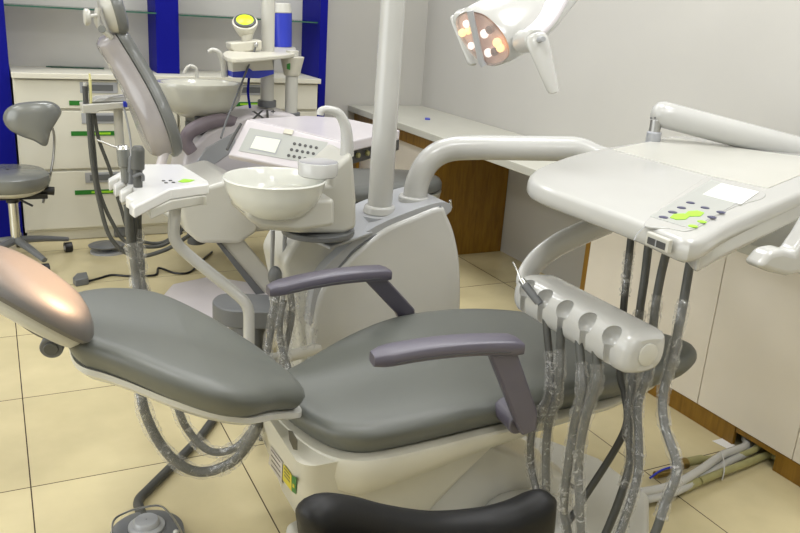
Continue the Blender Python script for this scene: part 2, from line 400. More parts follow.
# ------------------------------------------------------------------ main chair
ch = thing('dental_chair', 'large reclined grey dental chair with purple-grey armrests in the foreground', 'dental chair', (.85,1.72,0))
seat_o = [(.568,1.81),(.67,1.86),(.81,1.935),(.95,1.995),(1.07,2.03),(1.20,2.035),(1.33,2.01),(1.45,1.95),(1.56,1.87),(1.70,1.79),(1.79,1.70),(1.82,1.61),(1.80,1.53),(1.71,1.47),
          (1.5,1.44),(1.35,1.43),(1.2,1.425),(1.05,1.42),(.9,1.42),(.78,1.43),(.69,1.45),(.63,1.50),(.597,1.57),(.577,1.66),(.567,1.74)]
def zseat(x, y):
    t = min(max((x-.57)/.45, 0), 1)
    return .500+.03*t*t*(3-2*t) - .012*math.exp(-((y-1.7)/.12)**2)
cushion('seat', seat_o, zseat, [(.052,-.088),(.036,-.082),(.020,-.066),(.008,-.046),(.001,-.030),(.003,-.018),(.011,-.008),(.024,-.002),(.042,0)], 'vinyl', ch, n=96)
def zsh(x, y): return zseat(x, 1.3)
def shell_levels():
    return None
o = cat_closed([V((p[0],p[1],0)) for p in seat_o], 96); o = [V((p.x,p.y)) for p in o]
A = sum(o[i-1].x*o[i].y-o[i].x*o[i-1].y for i in range(len(o)))
if A < 0: o.reverse()
rings = []
def deep(x): return .035+.105*max(0, 1-max(0, x-.72)/.75)**1.5
cc = V((1.1,1.7))
for ins, f in ((.03,-.0),(.008,.03),(.004,.10),(.008,.4),(.025,.72),(.06,.93),(.1,1.0)):
    q = offset2(o, ins); rings.append([V((p.x-max(0,p.x-1.4)*.3,p.y+(1.62-p.y)*max(0,p.x-1.4)*.5, zseat(p.x,1.3)-.082-f*deep(p.x))) for p in q])
q = offset2(o, .1)
for s in (.7,.4,.1): rings.append([V((cc.x+(p.x-cc.x)*s, cc.y+(p.y-cc.y)*s, zseat(p.x,1.3)-.082-deep(p.x))) for p in q])
loft('seat_shell', rings, 'cream', ch)
# backrest
back_o = [(.085,1.63),(.10,1.57),(.14,1.54),(.2,1.485),(.27,1.43),(.34,1.40),(.40,1.405),(.45,1.435),(.5,1.485),(.55,1.525),(.585,1.56),(.602,1.62),
          (.600,1.69),(.58,1.745),(.55,1.79),(.5,1.84),(.44,1.90),(.38,1.95),(.32,1.975),(.26,1.965),(.2,1.93),(.14,1.88),(.10,1.83),(.085,1.77)]
def zback(x, y):
    pts = ((.05,.775),(.1,.768),(.2,.742),(.35,.692),(.45,.650),(.57,.588),(.66,.54))
    for (a,b),(c,d) in zip(pts[:-1], pts[1:]):
        if x <= c: break
    t = (x-a)/(c-a); return b+(d-b)*t - .015*math.exp(-((y-1.7)/.1)**2)
cushion('backrest', back_o, zback, [(.05,-.084),(.034,-.078),(.018,-.062),(.007,-.043),(.001,-.028),(.004,-.016),(.012,-.007),(.024,-.002),(.042,0)], 'vinyl', ch, n=96)
cushion('back_shell', [(x*.96+.02, 1.7+(y-1.7)*.90) for x, y in back_o], zback, [(.10,-.115),(.05,-.112),(.02,-.10),(.0,-.085),(.0,-.072)], 'warmwhite', ch, n=96)
# headrest
hc = at(40, 296, y=1.60); hu = (at(88,320,y=1.6)-at(0,266,y=1.6)).normalized(); hv = V((0,1,0)); hn = hu.cross(hv).normalized()
if hn.z < 0: hn = -hn; 
hv = hn.cross(hu)
HM = frame(hc, hu, hv, hn)
ho = [(.125,0),(.115,.06),(.08,.10),(0,.125),(-.09,.115),(-.15,.07),(-.165,0),(-.15,-.07),(-.09,-.115),(0,-.125),(.08,-.10),(.115,-.06)]
cushion('headrest', ho, lambda x, y: .035-.6*x*x*.9, [(.03,-.052),(.006,-.047),(0,-.038),(.002,-.028),(.012,-.016),(.03,-.005),(.05,.002)], 'headvinyl', ch, HM, n=72, dome=.006)
cushion('headrest_shell', [(x*.96,y*.94) for x, y in ho], lambda x, y: .035-.6*x*x*.9, [(.07,-.080),(.03,-.077),(.014,-.070),(.008,-.058),(.008,-.045)], 'warmwhite', ch, HM, n=72)
bk0 = at(12,312,y=1.64); bk1 = at(45,333,y=1.66); bk2 = at(84,340,y=1.68)
tube('headrest_bracket', [bk0, bk1, bk2, bk2+V((.08,0,-.02))], .02, 'dgrey', ch, flat=(.9,.6), n=10)
kn = cyl('headrest_knob', at(56,337,y=1.60), at(56,337,y=1.60)+V((-.012,-.045,-.004)), .022, 'mgrey', ch, n=24)
cyl('headrest_screw', at(56,337,y=1.60)+V((-.012,-.045,-.004)), at(56,337,y=1.60)+V((-.0135,-.05,-.0045)), .014, 'hose', kn, n=20)
# armrests
def armrest(tip, top0, heel, low, side, lbl):
    u = V((heel.x-tip.x, heel.y-tip.y, 0)).normalized(); n = V((-u.y, u.x, 0))
    L = (V((heel.x,heel.y))-V((tip.x,tip.y))).length
    rings = []
    K = 18
    for i in range(K+1):
        t = i/K
        c = tip.lerp(heel, t)+V((0,0,.013*sin(pi*t)**.8))
        w = .031*(min(1, .6+t*4))*(1 if t < .97 else .9)
        h = .030+.004*t; h *= (.75 if i in (0,K) else 1)
        ring = []
        for k in range(16):
            a = 2*pi*k/16; cx = cos(a); sx = sin(a)
            ex = (abs(cx)**.38)*(1 if cx > 0 else -1); ez = (abs(sx)**.42)*(1 if sx > 0 else -1)
            ring.append(c+n*w*ex+V((0,0,(h*.55)*ez)))
        rings.append(ring)
    a = loft('armrest', rings, 'purple', ch)
    lab(a, lbl)
    # post
    d = (low-heel)
    s = u*.033
    top = heel - u*.045 + V((0,0,-.012))
    pts = [top-s, top+s*1.1, low+s*.8+V((0,0,.03)), low+s*.9+V((0,0,-.02)), low-s*.2+V((0,0,-.03)), low-s*1.0+V((0,0,.02))]
    prism('armrest_post', [p_-n*.014 for p_ in pts], n*.028, 'purple', a, bevel=.006)
    # groove line under the pad
    tube('trim_line', [tip.lerp(heel, t_)+V((0,0,.013*sin(pi*t_)**.8-.007))-n*(.0305) for t_ in (.12,.3,.5,.7,.9)], .0016, 'dgrey', a, n=6)
n_t = at(372,359,y=1.40); n_h = at(519,345,y=1.36)
armrest(n_t, None, n_h, at(524,422,y=1.345), -1, 'near purple-grey armrest')
f_t = at(268,291,y=1.98); f_h = at(388,273,y=1.98)
armrest(f_t, None, f_h, at(405,318,y=2.03), 1, 'far purple-grey armrest')
cyl('armrest_hub', at(520,424,y=1.36)+V((-.0,.0,0)), at(520,424,y=1.36)+V((0,.075,.01)), .03, 'purple', ch, bevel=.004)
# shroud under the seat
rs = []
for t, (xa, xb, ya, yb, z) in enumerate(((.645,.88,1.56,1.93,.085),(.625,.95,1.54,1.95,.16),(.59,1.03,1.52,1.97,.26),(.56,1.12,1.50,1.98,.36),(.555,1.18,1.49,1.98,.41))):
    rs.append(rrect((xa+xb)/2, (ya+yb)/2, (xb-xa)/2, (yb-ya)/2, .045, z))
loft('seat_column', rs, 'cream', ch)
# recessed slot + stickers on the head end of the column
def face(px, py):   # point on the slanted head-end face of the column
    a = V((.558,1.7,.36)); n = V((-1,0,-(.645-.558)/(.36-.085))).normalized(); v = (at(px,py,d=1)-O)
    k = (a-O).dot(n)/v.dot(n); return O+v*k, n
def sticker(name, px, mt, lbl=None, off=.001, par=ch):
    ps = [face(*q) for q in px]; nn = ps[0][1]
    if nn.x > 0: nn = -nn
    s = prism(name, [q+nn*off for q, _ in ps], nn*.0006, mt, par, bevel=0)
    if lbl: lab(s, lbl)
    return s, nn
slot, nn = sticker('column_slot', [(289,430),(293,431),(298,440),(298,450),(294,449),(290,440)], 'blk', 'dark slot in the cream column')
st, _ = sticker('rating_plate', [(271,446),(283,462),(282,484),(269,463)], 'lilac', 'pale rating plate')
for i in range(4):
    sticker('printed_line', [(272,449+i*5),(281,461.5+i*5),(281,462.3+i*5),(272,450+i*5)], 'dgrey', None, .002, st)
ys_, _ = sticker('warning_sticker', [(284,464),(292,474.5),(292,491),(283,479)], 'yellow', 'yellow warning sticker')
for i in range(3):
    sticker('printed_line', [(285,467+i*3.5),(290.5,474+i*3.5),(290.5,475+i*3.5),(285,468+i*3.5)], 'dgrey', None, .002, ys_)
gs, _ = sticker('green_sticker', [(292.4,475),(297,478),(296.5,494),(292.3,491)], 'green', 'small green and yellow sticker')
sticker('sticker_dot', [(293.5,483),(295.3,484.5),(295.2,488),(293.4,486.5)], 'yellow', None, .002, gs)
a0, n0 = face(263,440); a1, _ = face(268,448)
text('ce_mark', 'CE', a0, a1, .02, n0 if n0.x < 0 else -n0, 'dgrey', ch, .0015)
# base
base_px = [(470,441),(500,430),(546,437),(600,457),(650,494),(650,540),(560,600),(300,560),(285,523),(330,500)]
prism('base_plate', [(q.x,q.y,.003) for q in [at(px,py,z=.06) for px,py in base_px]], (0,0,.057), 'warmwhite', ch, bevel=.018, seg=4)
cv = [at(px,py,z=.13) for px,py in [(498,441),(577,489),(588,560),(470,620),(390,560),(392,490),(440,455)]]
prism('lift_cover', [(q.x,q.y,.055) for q in cv], (0,0,.06), 'cream', ch, bevel=.012)
tube('cover_seam', [at(a,b,z=.132) for a,b in ((500,440),(520,451),(548,470),(575,488))], .006, 'dgrey', ch, n=8)
rr = []
for (xa,xb,ya,yb,z) in ((.72,1.46,1.55,1.84,.11),(.74,1.38,1.56,1.83,.17),(.78,1.22,1.57,1.82,.26),(.82,1.08,1.58,1.82,.34)):
    rr.append(rrect((xa+xb)/2,(ya+yb)/2,(xb-xa)/2,(yb-ya)/2,.04,z))
loft('lift_arm_cover', rr, 'warmwhite', ch)
dm = at(530,520,z=.13)
ellipsoid('foot_dome', dm, (.14,.12,.055), 'white', ch)
# film and hoses from the assistant element looping back under the backrest
# ------------------------------------------------------------------ spittoon unit
YS = 2.5
su = thing('spittoon_unit', 'white floor-standing spittoon unit with frosted bowl beside the foreground chair', 'spittoon unit', (1.25,2.6,0))
pf = [(440,206),(447,216),(454,234),(459,262),(460,300),(457,345),(452,400),(330,400),(311,345),(313,318),(321,288),(344,262),(379,231),(412,216)]
fp = [at(a,b,y=YS) for a,b in pf]; fp = cat_closed(fp[:], 14*5)
prism('front_cover', fp, (0,.25,0), 'white', su, bevel=.018, seg=4)
gv = cat_open([at(a,b,y=YS-.001) for a,b in ((441,207),(412,219),(380,233),(356,249),(344,262),(328,282),(318,305),(315,330),(318,350))], 6)
lab(loft('cover_groove', tube_data(gv, .0045, 8), 'mgrey', su), 'dark grey seam around the front cover')
# grey deck, sloping
dk = [at(376,226,y=2.5), at(440,202,y=2.5), at(447,215,y=2.5), at(379,238,y=2.5), at(345,267,y=2.5), at(322,290,y=2.5), at(313,322,y=2.5), at(309,322,y=2.5),at(315,286,y=2.5),at(330,262,y=2.5)]
prism('deck_trim', cat_closed(dk, 50), (0,.27,0), 'lgrey', su, bevel=.006)
for q in su.children[-1:]: q.location.y -= .012
bw = [at(a,b,y=2.55) for a,b in ((300,236),(376,226),(392,300),(340,420),(302,400),(297,330),(287,285),(283,264),(290,250))]
prism('rear_body', bw, (0,.26,0), 'warmwhite', su, bevel=.02, seg=4)
tp = [at(300,237,z=.645), at(330,250,z=.63), at(379,232,z=.64), at(441,204,z=.715), at(428,197,z=.715), at(400,199,z=.70), at(360,205,z=.67)]
prism('grey_deck', [q for q in tp], (0,0,.012), 'lgrey', su, bevel=.004)
col = at(357,200,y=2.45)
box('support_block', 1.08, 1.48, 2.52, 2.74, .02, .60, 'warmwhite', su, bevel=.02)
cyl('swivel_ring', at(318,233,y=2.47), at(318,233,y=2.47)+V((0,0,.02)), .125, 'mgrey', su, bevel=.004)
# head: shelf + column
yc = 2.38
hd = [at(245,205,y=yc), at(247,196,y=yc), at(330,184,y=yc), at(334,168,y=yc), at(352,152,y=yc), at(354,160,y=yc), at(357,200,y=yc), at(357,228,y=yc), at(345,234,y=yc), at(300,234,y=yc), at(262,230,y=yc), at(246,218,y=yc)]
prism('bowl_holder', hd, (0,.20,0), 'warmwhite', su, bevel=.016, seg=4)
bsf = [at(a,b,y=2.27) for a,b in ((247,207),(290,201),(335,199),(335,226),(300,231),(262,228),(248,219))]
prism('bowl_shelf', bsf, (0,.2,0), 'warmwhite', su, bevel=.014, seg=4)
bcn = at(275,180,y=2.33)
R0 = .156
bowl = lathe('bowl', bcn, [(.012,-.118),(.06,-.116),(.10,-.098),(.132,-.066),(.150,-.028),(R0,.0),(R0+.004,.006),(R0,.010),(.150,.004),(.142,-.028),(.124,-.062),(.094,-.09),(.055,-.105),(.012,-.107)], 'frost', su, n=64)
lab(bowl, 'frosted glass bowl')
lathe('bowl_cup', bcn, [(.01,-.13),(.05,-.128),(.06,-.115),(.02,-.112)], 'warmwhite', su, n=32)
lathe('cup_holder', at(318,167,y=2.32), [(.02,-.028),(.056,-.028),(.062,-.024),(.064,.014),(.061,.018),(.05,.016),(.01,.013)], 'white', su, n=36, caps=True)
fa = cat_open([at(347,156,y=2.42), at(347,140,y=2.42), at(345,125,y=2.42), at(338,113,y=2.42), at(327,109.5,y=2.42), at(321,111,y=2.42), at(320,115,y=2.42)], 6)
lab(loft('faucet', tube_data(fa, lambda t: .023-.011*min(1, t*1.4), 16), 'white', su, bevel=.002), 'curved white water spout')
lb0, lb1 = at(418,237,y=YS-.001), at(433,234.5,y=YS-.001)
text('brand_lettering', 'BLEOEST', lb0, lb1, .014, (0,-1,0), 'blk', su, .0015)
cyl('valve', at(442,207,y=2.58), at(450,204,y=2.58), .004, 'chrome', su, n=10)
cyl('valve_knob', at(450,200,y=2.58), at(451,208,y=2.58), .006, 'chrome', su, n=10)
# small controls on the side of the unit
ellipsoid('suction_knob', at(275,276,y=2.42), (.024,.02,.035), 'mgrey', su)
ellipsoid('side_knob', at(287,318,y=2.45), (.012,.02,.028), 'mgrey', su)
for k, pts in enumerate([[(278,285,2.42),(275,310,2.4),(268,350,2.38),(262,400,2.3),(262,440,2.2)], [(290,290,2.42),(292,315,2.4),(285,350,2.38),(276,390,2.3),(270,430,2.2)], [(284,300,2.40),(280,320,2.38),(281,345,2.36),(290,380,2.3),(280,430,2.2)]]):
    hose('suction_hose', [at(a,b,y=c) for a,b,c in pts], .011, su, 'hose', [(.05,.98)], 1.9)
# clear film draped on the side of the unit
fl = []
for i in range(14):
    t = i/13; row = []
    for j in range(8):
        s_ = j/7; row.append(at(283+s_*28+4*sin(t*7+s_*3)+5*t, 288+t*62, y=2.47-.02*sin(s_*9+t*4)-.01*random.random()))
    fl.append(row)
vs = [p_ for r in fl for p_ in r]; fs = [(i*8+j,i*8+j+1,(i+1)*8+j+1,(i+1)*8+j) for i in range(13) for j in range(7)]
lab(obj('plastic_film', vs, fs, 'film', su), 'crinkled clear plastic film')
# drain pipes below the bowl
for px in (273, 285):
    cyl('drain_pipe', at(px,230,y=2.6), at(px-2,300,y=2.6), .008, 'lgrey', su, n=10)

# ------------------------------------------------------------------ lamp
lp = thing('operating_light', 'white dental operating light with warm glowing lens on tall white post', 'lamp', (1.25,2.62,.68))
pb = at(379,219,y=2.6)
lab(cyl('post', (pb.x,pb.y,pb.z-.01), (pb.x+.01,pb.y,2.02), .046, 'white', lp, r2=.040, n=32), 'tall white post')
cyl('post_collar', (pb.x,pb.y,pb.z+.022), (pb.x,pb.y,pb.z+.055), .062, 'white', lp, r2=.056, bevel=.008)
lathe('post_base', (pb.x,pb.y,pb.z-.010), [(.078,0),(.074,.03),(.064,.034),(.03,.034)], 'lgrey', lp)
LC = at(484,38,d=2.15); tgt = at(40,285,y=1.62); ln = (tgt-LC).normalized()
# facing mostly towards the headrest, slightly towards the viewer
lnv = (ln + (O-LC).normalized()*.55).normalized()
def onpl(px, py, off=0):
    v = (at(px,py,d=1)-O); k = (LC+lnv*off-O).dot(lnv)/v.dot(lnv); return O+v*k
rim = [(456,18),(463,12),(472,11),(484,14),(495,23),(504,34),(509,45),(510,54),(506,61),(498,65),(490,66),(482,63),(476,58),(470,52),(463,42),(457,30)]
R_ = [onpl(a,b) for a,b in rim]; cR = sum(R_, V((0,0,0)))/len(R_)
nk = at(560,-8,d=2.25); 
def blend(ps, s, c2, f): return [cR.lerp(c2, f)+(p_-cR)*s for p_ in ps]
rs = cat_closed(R_, 48)
back = at(540,10,d=2.3)
rings = [[cR+(p_-cR)*.965-lnv*.012 for p_ in rs], [cR+(p_-cR)*.98 for p_ in rs], [cR+(p_-cR)*1.02-lnv*.004 for p_ in rs], blend(rs,1.08,back,.12), blend(rs,1.10,back,.35), blend(rs,1.02,back,.65), blend(rs,.85,back,.95), blend(rs,.60,at(566,-12,d=2.35),1.0), blend(rs,.42,at(590,-40,d=2.45),1.0), blend(rs,.36,at(615,-80,d=2.5),1.0)]
lab(loft('lamp_housing', rings, 'white', lp), 'white lamp housing')
rf = blend([cR+(p_-cR)*.93-lnv*.010 for p_ in rs], 1, cR, 0)
obj('reflector', rf, [tuple(range(len(rf)))], 'refl', lp, smooth=False)
lz = [cR+(p_-cR)*.95+lnv*.006 for p_ in rs]
lab(obj('lens', lz+[cR+lnv*.012], [(i,(i+1)%len(lz),len(lz)) for i in range(len(lz))], 'lens', lp), 'clear curved lens')
def led(px, py, r, mt):
    c = onpl(px,py,.001); a = lnv.orthogonal().normalized(); b = lnv.cross(a)
    n_ = 20; rg = [[c+(a*cos(2*pi*k/n_)+b*sin(2*pi*k/n_))*r*s+lnv*o_ for k in range(n_)] for s, o_ in ((1,-.004),(1,.001),(.8,.003),(.3,.004))]
    return loft('led', rg, mt, lp)
for (a,b,r,mt) in ((466,24,.010,'halow'),(462,33,.011,'halo'),(468,31,.010,'halo'),(471,46,.010,'halow'),(484,34,.012,'halow'),(497,43,.013,'halo'),(500,48,.012,'halo'),(488,53,.012,'halow'),(489,30,.011,'dgrey'),(494,52,.011,'dgrey')):
    led(a,b,r,mt)
# centre bar
bar = [onpl(a,b,.012) for a,b in ((470,11),(473,25),(477,42),(481,60),(484,66))]
tube('lens_bar', bar, .013, 'lgrey', lp, n=12, flat=(.9,.6))
# handles
def lamp_handle(p0, p1, p2, side, lbl):
    h = cyl('handle_hub', p0, p1, .030, 'white', lp, bevel=.006)
    lab(h, lbl)
    d = (p2-p1); w0 = .030; ts = (-.13,-.11,-.07,0,.15,.4,.7,.93,.98,1.0,1.01); ws = (.010,.020,.027,.031,.030,.025,.020,.016,.013,.008,.003)
    sd_ = (p1-p0).normalized(); wv = d.normalized().cross(sd_).normalized(); rg = []
    for t_, w_ in zip(ts, ws):
        rg.append([p1+sd_*.006+d*t_+wv*w_*cos(2*pi*k/20)+sd_*min(w_,.013)*sin(2*pi*k/20) for k in range(20)])
    loft('handle', rg, 'white', h)
    s_ = cyl('handle_screw', p1+(p1-p0)*.2, p1+(p1-p0)*.5, .007, 'lgrey', h, bevel=.001)
lamp_handle(at(522,42,d=2.12), at(536,40,d=2.04), at(553,93,d=2.05), 1, 'right side swing handle')
lamp_handle(at(468,18,d=2.35), at(460,20,d=2.38), at(474,65,d=2.36), -1, 'left side swing handle')
# yoke and arm to the post, above the frame
pipe('yoke', [at(527,38,d=2.14), at(545,22,d=2.2), at(562,-8,d=2.25), at(590,-60,d=2.3), V((1.75,2.1,2.0))], .026, 'lilac', lp, fr=.1, flat=(1.25,.7))
pipe('lamp_arm', [V((1.75,2.1,2.0)), V((pb.x+.01,pb.y,2.0))], .03, 'white', lp)

# ------------------------------------------------------------------ delivery unit
du = thing('delivery_unit', 'white instrument delivery table with keypad on curved white arm over the foreground chair', 'delivery unit', (1.5,2.0,.7))
ap = [at(414,206,y=2.62), at(414,186,y=2.62), at(422,160,y=2.62), at(450,149,y=2.60), at(500,147.5,y=2.5), at(580,149,y=2.33), V((1.97,2.27,.935)), V((2.60,1.96,.93)), V((2.62,1.94,1.02))]
a_ = lab(loft('support_arm', tube_data(cat_open([ap[0], at(418,181,y=2.62), at(430,160,y=2.61), at(450,149.5,y=2.59), at(482,147.5,y=2.53)], 7)+fillet([at(484,147.5,y=2.526), *ap[5:7], ap[7], ap[8]], .10, 10)[1:], .046, 28), 'white', du), 'curved white support arm')
cyl('arm_collar', ap[0]+V((0,0,.012)), ap[0]+V((0,0,.042)), .062, 'white', a_, bevel=.006)
lathe('arm_base', ap[0]-V((0,0,.03)), [(.080,0),(.074,.038),(.064,.044),(.03,.044)], 'lgrey', a_)
# tray
TZ = 1.02
tpx = [(676,239),(692,246),(708,238),(728,224),(762,209),(800,193),(850,168),(846,150),(760,149),(700,137),(672,134.5),(640,142),(600,148),(566,156),(534,168),(524,180),(560,193),(600,207),(652,226)]
to = [at(a,b,z=TZ) for a,b in tpx]
to2 = []
o2 = [V((p_.x,p_.y)) for p_ in to]
A = sum(o2[i-1].x*o2[i].y-o2[i].x*o2[i-1].y for i in range(len(o2)))
if A < 0: o2.reverse()
def subdiv(o, k=4):
    out = []
    for i in range(len(o)):
        for j in range(k): out.append(o[i].lerp(o[(i+1)%len(o)], j/k))
    L_ = [0.0]
    for i in range(len(out)): L_.append(L_[-1]+(out[(i+1)%len(out)]-out[i]).length)
    N_ = 84; res = []; i = 0
    for q in range(N_):
        t = L_[-1]*q/N_
        while L_[i+1] < t: i += 1
        res.append(out[i].lerp(out[(i+1)%len(out)], (t-L_[i])/max(1e-9, L_[i+1]-L_[i])))
    out = res
    for _ in range(2): out = [(out[i-1]+out[i]*2+out[(i+1)%len(out)])/4 for i in range(len(out))]
    return out
o2 = subdiv(o2)
rings = []
for ins, dz in ((.03,-.052),(.016,-.05),(.006,-.045),(.0,-.038),(-.001,-.026),(0,-.012),(.003,-.005),(.009,-.001),(.014,0)):
    rings.append([V((p_.x,p_.y,TZ+dz)) for p_ in offset2(o2, ins)])
tray = loft('tray_body', rings, 'white', du)
lab(tray, 'white tray body')
# raised control console at the near corner (its seam follows the photo)
cpx = [(644,226),(654,215),(674,199),(696,184),(712,178),(758,190),(764,198),(738,206),(717,216),(691,231),(668,229)]
con = prism('control_console', [(q.x,q.y,TZ-.003) for q in cat_closed([at(a,b,z=TZ) for a,b in cpx], 60)], (0,0,.0055), 'white', du, bevel=.002)
def onz(px, z): return [at(a,b,z=z) for a,b in px]
Zc = TZ+.0025
kp = prism('keypad', onz([(650,216.5),(711,180),(757,192),(691,229)], Zc), (0,0,.001), 'panel', con, bevel=.0005)
scr = prism('screen', onz([(703,194.5),(721,183.5),(759,192),(741,204.5)], Zc+.0012), (0,0,.001), 'paperw', kp, bevel=0); lab(scr, 'bright white blank display')
def button(px, py, rx, mt, par, z=Zc+.001, lbl=None, n=16, name='button'):
    c = at(px,py,z=z)
    b_ = lathe(name, c, [(rx,0),(rx,.0015),(rx*.7,.0025),(rx*.1,.0027)], mt, par, n=n, caps=True)
    return b_
for q in ((663.5,217.5),(672.5,212.5),(681.5,208),(690.5,203),(705,208),(712,217.5),(721,212.5)): button(*q, .010, 'btn', kp)
for q in ((693,226.5),(702,222)): button(*q, .010, 'lime', kp)
for q in ((680,217),(694.5,214)):
    c = at(*q, z=Zc+.001)
    prism('arrow_button', [c+V((-.03,-.018,0)), c+V((-.005,-.022,0)), c+V((.03,.0,0)), c+V((.03,.02,0)), c+V((.0,.02,0)), c+V((-.03,.0,0))], (0,0,.002), 'lime', kp, bevel=.001)
# mat recess on top
prism('silicone_mat', onz([(612,150),(672,138),(760,152),(800,157),(838,160),(768,189),(712,177)], TZ-.001), (0,0,.0035), 'warmwhite', tray, bevel=.0015)
# seam line
tube('panel_seam', onz([(634,240),(640,231),(660,214),(682,198),(708,181)], TZ+.001), .0012, 'lgrey', tray, n=6)
# film view window on left-front face
g0, g1 = at(651,231,z=TZ-.004), at(674,240,z=TZ-.004)
wd = (g1-g0); wn = V((wd.y,-wd.x,0)).normalized()
if wn.x > 0 and wn.y > 0: wn = -wn
if wn.dot(O-g0) < 0: wn = -wn
gau = prism('gauge_frame', [g0, g1, g1-V((0,0,.028)), g0-V((0,0,.028))], wn*.012, 'warmwhite', tray, bevel=.003); 
gi = prism('gauge', [g0.lerp(g1,.12)-V((0,0,.009))+wn*.0125, g0.lerp(g1,.88)-V((0,0,.009))+wn*.0125, g0.lerp(g1,.88)-V((0,0,.023))+wn*.0125, g0.lerp(g1,.12)-V((0,0,.023))+wn*.0125], wn*.001, 'dgrey', gau, bevel=0)
prism('gauge_divider', [g0.lerp(g1,.48)-V((0,0,.009))+wn*.0136, g0.lerp(g1,.52)-V((0,0,.009))+wn*.0136, g0.lerp(g1,.52)-V((0,0,.023))+wn*.0136, g0.lerp(g1,.48)-V((0,0,.023))+wn*.0136], wn*.001, 'lgrey', gi, bevel=0)
# near handle
hp = [at(748,262,y=1.08), at(762,252,y=1.06), at(780,262,y=1.05), at(795,250,y=1.04), at(815,220,y=1.04)]
hb = [at(a+9,b+4,y=1.10) for a,b in ((750,264),(764,248),(776,246),(787,249),(799,232),(830,180),(860,190),(830,245),(806,264),(794,270),(780,273),(765,270))]
lab(prism('tray_handle', hb, (.0,.05,0), 'white', du, bevel=.014, seg=4), 'white moulded pull handle')
lb_ = onz([(688,243),(728,223.5),(762,208.5),(800,192.5),(848,170),(800,158),(740,170),(700,192),(672,227)], .93)
lb_ = [V((at(a,b,z=TZ).x, at(a,b,z=TZ).y, .930)) for a,b in ((703,235),(727,223),(762,208.5),(800,192.5),(845,171),(800,158),(740,170),(712,190),(692,224))]
prism('lower_body', lb_, (0,0,.078), 'white', tray, bevel=.016, seg=4)
# spring arm
s0 = at(661,114,d=2.85); s1 = at(795,149,d=2.85); sd = (s1-s0)
s2 = s0+sd*1.15
lab(tube('spring_arm', [s0, s0+sd*.5, s1, s2], .046, 'white', du, n=28, ends=True), 'straight white spring arm')
for q in (653, 657): cyl('end_screw', at(q-2,118,d=2.795), at(q-2,118,d=2.80), .004, 'mgrey', du, n=10, bevel=0)
jt = at(655,128,d=2.85)
cyl('arm_joint', (jt.x,jt.y,jt.z+.03), (jt.x,jt.y,jt.z-.02), .020, 'steel', du)
cyl('joint_collar', (jt.x,jt.y,jt.z-.012), (jt.x,jt.y,TZ-.01), .026, 'lgrey', du, bevel=.006)
pipe('arm_elbow', [s2-sd.normalized()*.03, s2+V((.02,.0,0)), V((s2.x+.02,s2.y,.98))], .035, 'white', du, fr=.05)
# holder arm below the tray
ha = [at(610,222,y=1.72), at(585,232,y=1.70), at(556,246,y=1.68), at(534,264,y=1.66), at(524,284,y=1.62), at(535,300,y=1.56)]
lab(loft('holder_arm', tube_data(cat_open(ha, 6), .036, 16, flat=(.55,1)), 'white', du), 'curved white holder arm')
# instrument holder
h0 = at(537,293,x=1.22); h1 = at(641,351,x=1.215)
hx = (h1-h0).normalized(); hz = V((0,0,1)); hy = hz.cross(hx).normalized()
if hy.x > 0: hy = -hy
hz = hx.cross(hy); 
if hz.z < 0: hz = -hz
sec = [(-.062,.036),(-.045,.048),(.02,.052),(.05,.040),(.064,.012),(.062,-.030),(.045,-.050),(0,-.055),(-.045,-.045),(-.064,-.015)]
secs = cat_closed([V((a,b,0)) for a,b in sec], 60)
L = (h1-h0).length
rings = []
for t, s in ((-.035,.55),(-.033,.72),(-.025,.88),(-.008,.98),(.02,1),(L*.5,1),(L-.02,1),(L-.0,.97),(L+.014,.86),(L+.02,.72),(L+.02,.3)):
    rings.append([h0+hx*t+hy*p_.x*s*.92+hz*p_.y*s*.92 for p_ in secs])
hold = loft('instrument_holder', rings, 'white', du)
lab(hold, 'white five-slot instrument holder bar')
lathe('end_cap', V((0,0,0)), [(.026,0),(.026,.004),(.022,.006),(.002,.006)], 'warmwhite', hold, Mx=frame(h1+hx*.019, hy, hz, hx), caps=True)
# slots: cut with booleans
cutters = []
spx = [(537,283),(551,293),(568,304),(587,316),(607,326)]
slots = []
for k, (a,b) in enumerate([(536,287),(553,297),(570,309),(588,321),(607,335)]):
    t = [.02,.085,.155,.228,.30][k]*L/.335
    c = h0+hx*t+hy*.045+hz*.050
    c = h0+hx*t+hy*.046+hz*.022; slots.append(c)
import bmesh
for c0 in slots:
    c = c0
    for kind in (0, 1):
        bmc = bmesh.new()
        if kind == 0: bmesh.ops.create_uvsphere(bmc, u_segments=28, v_segments=18, radius=.0265, matrix=Matrix.Translation(c-wloc(hold)))
        else: bmesh.ops.create_cone(bmc, cap_ends=True, segments=20, radius1=.011, radius2=.016, depth=.11, matrix=Matrix.Translation(c-wloc(hold)-hz*.05+hy*.004) @ frame((0,0,0), hx, hz.cross(hx), hz))
        bmesh.ops.recalc_face_normals(bmc, faces=bmc.faces)
        me = bpy.data.meshes.new('cut'); bmc.to_mesh(me); bmc.free()
        cut = bpy.data.objects.new('cut', me); C.objects.link(cut); cut.location = wloc(hold)
        bpy.context.view_layer.update()
        bo = hold.modifiers.new('x', 'BOOLEAN'); bo.operation = 'DIFFERENCE'; bo.object = cut; bo.solver = 'EXACT'
        bpy.context.view_layer.update()
        nm = bpy.data.meshes.new_from_object(hold.evaluated_get(bpy.context.evaluated_depsgraph_get()))
        hold.modifiers.clear(); hold.data = nm; bpy.data.objects.remove(cut)
nm.materials.clear(); nm.materials.append(M['white'])
for p_ in nm.polygons: p_.use_smooth = True; p_.material_index = 0
nm.set_sharp_from_angle(angle=radians(38))
